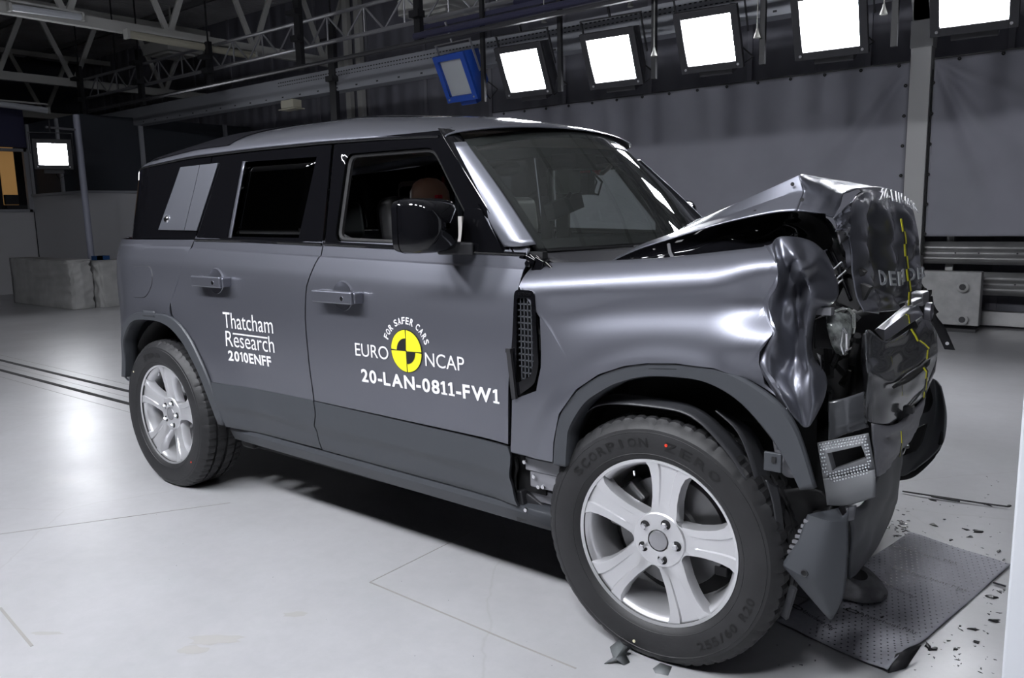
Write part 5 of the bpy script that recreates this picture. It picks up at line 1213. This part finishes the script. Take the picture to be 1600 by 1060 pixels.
k.box((hx+.085, hy-.035, hz+.012), (.02, .03, .022)); k.box((hx-.06, hy-.055, hz-.02), (.03, .02, .02)); k.build('target_marker', REDT, dm, bevel=.003)
secs = [((0.0, 0, -.16), .12, .16), ((0.02, 0, -.02), .13, .17), ((.03, 0, .15), .12, .19), ((.05, 0, .30), .11, .21), ((.08, 0, .38), .08, .18), ((.10, -.03, .42), .05, .07), ((hx-.01, hy, hz-.14), .04, .045)]
v, f = blob(secs); mesh('dummy_torso', v, f, mat('dummy_jacket', (.12, .06, .05), .7), dm, 60)
k = MB()
for s in (-1, 1): k.tube([(.08, s*.21, .34), (.10, s*.26, .20), (.22, s*.24, .10), (.32, s*.16, .34)], .04, 10)
k.build('dummy_arm', mat('dummy_sleeve', (.10, .06, .05), .7), dm)
k = MB(); k.box((T(712, 365, y=-.80)[0], -.80, 1.36), (.075, .01, .13)); o = k.build('crumpled_airbag_edge', mat('white_airbag', (.35, .33, .32), .8, bump=(60, .4)), CAR)

# ------------------------------------------------------------------ on the floor
MATM = mat('grey_absorbent_felt', (.36, .36, .40), .85, noise=(60, .92, 1.05))
A, B, C, D = [np.array(q) for q in ((3.19, -.50, 0), (3.577, -.612, 0), (3.775, .475, 0), (3.38, .60, 0))]
am = empty('absorbent_mat', (3.48, 0, 0)); tag(am, 'grey absorbent mat lying on the floor under the crushed front of the car', 'floor mat')
n = 40; vs = []
for j in range(n+1):
    for i in range(n+1):
        u, v_ = i/n, j/n; p = (A*(1-u)+B*u)*(1-v_)+(D*(1-u)+C*u)*v_
        z = .005+.004*max(0, math.sin(u*7+v_*5))+.022*math.exp(-((u-1)/.10)**2)*sst(.45, .12, v_) if False else .005+.002*(1+math.sin(u*9+v_*13))
        z += .030*math.exp(-(((u-1)/.12)**2))*math.exp(-((v_-.10)/.10)**2)
        vs.append((p[0]-3.48, p[1], z))
fs = [(j*(n+1)+i, j*(n+1)+i+1, (j+1)*(n+1)+i+1, (j+1)*(n+1)+i) for j in range(n) for i in range(n)]
mesh('mat_sheet', vs, fs, MATM, am, 60, .004)
dm_ = MB()
for j in range(46):
    for i in range(17):
        u, v_ = (i+.5+(j % 2)*.5)/17.6, (j+.5)/46; p = (A*(1-u)+B*u)*(1-v_)+(D*(1-u)+C*u)*v_
        if p[0] > 3.30: dm_.box((p[0]-3.48, p[1], .0125+.030*math.exp(-(((u-1)/.12)**2))*math.exp(-((v_-.10)/.10)**2)), (.005, .005, .0006))
o = dm_.build('dimple', TRIM, am, ang=None); o['kind'] = 'stuff'
V, F = [], []
for (px, py, qx, qy) in ((1408, 858, 1495, 882), (1412, 893, 1510, 925), (1340, 960, 1432, 992), (1385, 916, 1426, 935), (1250, 955, 1300, 985)):
    V, F = [], []; a, b = T(px, py, z=.014), T(qx, qy, z=.014); d = (b-a); L_ = np.linalg.norm(d); d /= L_; nrm = np.array([-d[1], d[0], 0])
    vs, fs = text_geo('Absorbent Mat', 1, 0); vs = fit(vs, 0, L_, 0, .022); b0 = len(V)
    V += [a+d*x+nrm*z-np.array([3.48, 0, 0]) for x, z in vs]; F += [tuple(b0+i for i in q) for q in fs]
    vs = [(-.035+.012*math.cos(t), .010+.012*math.sin(t)) for t in np.linspace(math.pi/2, 3*math.pi/2, 8)]+[(-.012+.012*math.cos(t), .010+.012*math.sin(t)) for t in np.linspace(-math.pi/2, math.pi/2, 8)]
    b0 = len(V); V += [a+d*(x-.0)+nrm*z-np.array([3.48, 0, 0]) for x, z in vs]+[a+d*(-.0235+(x+.0235)*.75)+nrm*(.01+(z-.01)*.6)-np.array([3.48, 0, 0]) for x, z in vs]; m_ = len(vs)
    F += [(b0+i, b0+(i+1) % m_, b0+m_+(i+1) % m_, b0+m_+i) for i in range(m_)]
    mesh('mat_lettering', V, F, TAPEB, am, None, recalc=False)
cp = MB(); c0_ = T(1388, 1052, z=.002); c1_ = T(1440, 1008, z=.03); cp.add([c0_, T(1415, 1045, z=.002), c1_, T(1400, 1022, z=.04)], [(0, 1, 2, 3)])
cp.v = [v-np.array([3.48, 0, 0]) for v in cp.v]; cp.build('curled_corner', DARK, am, thick=.003)
# sock shaped bag under the bumper
ctr = T(1348, 920, z=.0); rows = []
bgp = [((1318, 932), .0), ((1330, 905), .05), ((1345, 885), .075), ((1360, 900), .06), ((1380, 925), .02), ((1386, 930), .0)]
bag = empty('absorbent_bag', tuple(ctr)); tag(bag, 'grey absorbent sock bag slumped on the mat under the bumper', 'bag')
c = T(1327, 925, z=.014)-ctr; secs = []
ax_ = [(-.16, .05, .03), (-.13, .085, .055), (-.05, .105, .085), (.03, .10, .075), (.09, .075, .05), (.125, .04, .022), (.13, .004, .003)]
vs = []
for d, w_, h_ in ax_:
    for t in np.linspace(0, 2*math.pi, 24, endpoint=False):
        z = h_*math.sin(t); z = max(z, -.02)+.02; wob = 1+.06*math.sin(3*t+d*30)
        vs.append((d, w_*math.cos(t)*wob, z*wob+.010))
r3 = Matrix.Rotation(R(-12), 3, 'Z'); vs = [np.array(r3 @ Vector(v))+c for v in vs]
mesh('bag_body', vs, [(i*24+j, i*24+(j+1) % 24, (i+1)*24+(j+1) % 24, (i+1)*24+j) for i in range(6) for j in range(24)], mat('grey_bag_cloth', (.17, .17, .18), .8, noise=(20, .6, 1.2)), bag, 70)
k = MB(); k.lathe([(.0001, -.001), (.026, -.0012), (.027, .0)], (0, 0, 0), n=24); p = T(1341, 902, z=.07)-ctr; p = T(1341, 898, y=ctr[1]-.20)-ctr; k.v = [v*np.array([1.2, 1, .8])+p for v in k.v]; k.build('bag_badge', BLACK, bag)

# debris
FRAG = mat('black_plastic_fragment', (.012, .012, .013), .35, 0, .3); FRAG2 = mat('grey_plastic_fragment', (.14, .15, .155), .5); BRK = mat('clear_fragment', (.5, .5, .45), .3)
def shard(loc, size, seed, m=FRAG, name='plastic_fragment', flat=.25, elong=1.):
    rn = random.Random(seed); n = rn.randint(5, 8); a = rn.random()*6.28
    ang_ = sorted(rn.random()*6.28 for _ in range(n)); vs = []
    for lay in (0, 1):
        for t in ang_:
            r_ = size*(.45+.55*((t*7.3) % 1))*(1-.25*lay); x, y = r_*math.cos(t)*elong, r_*math.sin(t)*.7
            vs.append((x*math.cos(a)-y*math.sin(a), x*math.sin(a)+y*math.cos(a), lay*size*flat*(.4+.6*((t*3.7) % 1))+.0005))
    vs.append((0, 0, size*flat*1.1)); fs = [(i, (i+1) % n, n+(i+1) % n, n+i) for i in range(n)]+[(n+i, n+(i+1) % n, 2*n) for i in range(n)]+[tuple(range(n))[::-1]]
    o = mesh(name, vs, fs, m, None, 15); o.location = tuple(map(float, loc)); return o
def zp(x, y): return 1200+x/3.785, 780+y/3.785      # from a close look at the lower right of the photo
BIG = [(975, 10, .03, 'black shard touching the long thin rod, near its left end'), (1310, 40, .026, 'black broken clip lying across the rod beside the white board'), (1415, 45, .03, 'grey black broken piece right against the white board'),
       (985, 155, .030, 'star shaped black shard above the mat'), (1045, 122, .018, 'small oval black chip above the mat, right of the shadow'), (1250, 195, .036, 'largest black chunk above the top corner of the mat'), (1165, 182, .024, 'curved black flake left of the largest chunk'),
       (1195, 228, .018, 'small black crumb just below the largest chunk'), (1080, 243, .018, 'rounded black chip near the top edge of the mat'), (1370, 312, .024, 'black chip close to the right corner of the mat'), (1400, 367, .02, 'flat black sliver at the right corner of the mat'),
       (1330, 585, .034, 'long jagged black shard right of the mat edge'), (1370, 552, .022, 'black sliver above the long jagged shard'), (1325, 725, .034, 'spiky black shard beside the white board, lower right'), (1205, 772, .026, 'ribbed black flake right of the mat'),
       (1130, 753, .014, 'small black bead between mat edge and ribbed flake'), (1250, 853, .024, 'grey edged flake at the lower right'), (1105, 890, .016, 'pair of small black chips right of the curled corner'), (945, 870, .030, 'black piece wedged under the right mat edge'),
       (975, 890, .022, 'white edged square clip beside the right mat edge'), (670, 700, .018, 'small black hook lying on the mat lettering')]
for i, (x, y, s_, lab) in enumerate(BIG):
    p = T(*zp(x, y), z=.014 if x < 700 else .0); tag(shard(p, s_*.8, 100+i, elong=1.4), lab, 'debris', 'larger fragments in front of the car')
rn = random.Random(11)
def scat(n, boxes, lab, grp, s0, s1, m=FRAG):
    for i in range(n):
        x0, y0, x1, y1 = boxes[i % len(boxes)]; px, py = rn.uniform(x0, x1), rn.uniform(y0, y1); p = T(px, py, z=0)
        o = shard(p, rn.uniform(s0, s1), rn.randint(0, 9999), m, flat=.2, elong=rn.uniform(.8, 1.8)); tag(o, lab, 'debris', grp)
scat(46, [(1395, 795, 1425, 845), (1385, 815, 1415, 840)], 'tiny black crumb in the dense scatter beyond the undertray', 'crumbs beyond the undertray', .005, .018)
scat(40, [(1400, 745, 1560, 800), (1430, 800, 1570, 870)], 'tiny black crumb on the open floor beyond the mat', 'crumbs beyond the mat', .003, .008)
scat(40, [(1490, 935, 1570, 1055), (1470, 985, 1560, 1055), (1530, 900, 1572, 960)], 'tiny black crumb on the floor right of the mat', 'crumbs right of the mat', .003, .010)
scat(12, [(1480, 800, 1560, 870), (1470, 1000, 1550, 1050)], 'tiny pale crumb among the black fragments', 'pale crumbs', .003, .006, BRK)
scat(16, [(1205, 1000, 1360, 1055), (1410, 985, 1470, 1050)], 'tiny black crumb between the front tyre and the mat', 'crumbs between tyre and mat', .003, .007)
scat(26, [(560, 830, 900, 1050), (240, 780, 700, 1000), (30, 650, 300, 900)], 'tiny dark speck on the pale floor beside the car', 'specks beside the car', .0015, .0035)
# bracket shaped shard and flat chip by the front tyre
a, b, c, d = T(955, 1010, z=.0), T(972, 1000, z=.03), T(985, 1010, z=.03), T(943, 1040, z=0)
k = MB(); P = [T(944, 1038, z=0), T(958, 1028, z=.012), T(953, 1012, z=.02), T(968, 1000, z=.035), T(975, 1010, z=.035), T(986, 1012, z=.03), T(977, 1022, z=.012), T(984, 1036, z=.0), T(976, 1040, z=0), T(962, 1030, z=.022)]
k.add(P, [(0, 1, 9), (1, 2, 9), (2, 3, 4, 9), (4, 5, 6, 9), (6, 7, 8, 9)]); tag(k.build('plastic_fragment', FRAG2, thick=.003), 'grey angular broken bracket on the floor left of the front tyre foot', 'debris')
k = MB(); k.add([T(1020, 1045, z=.001), T(1032, 1036, z=.001), T(1050, 1042, z=.001), T(1044, 1056, z=.001), T(1024, 1052, z=.001)], [(0, 1, 2, 3, 4)]); tag(k.build('plastic_fragment', FRAG2, thick=.003, off=1), 'flat grey chip on the floor just below the front tyre', 'debris')
k = MB(); k.tube([T(1410, 768, z=.01), T(1450, 774, z=.012), T(1530, 786, z=.01), T(1575, 792, z=.01)], .004, 6); k.tube([T(1455, 776, z=.01), T(1500, 784, z=.006)], .004, 6)
tag(k.build('thin_rod', DARK), 'long thin dark rod on the floor beyond the crushed front', 'rod')
k = MB(); k.tube([T(1552, 911, z=.006), T(1572, 917, z=.006)], .005, 8); tag(k.build('metal_pin', CHROME), 'short shiny metal pin at the right corner of the mat', 'pin')
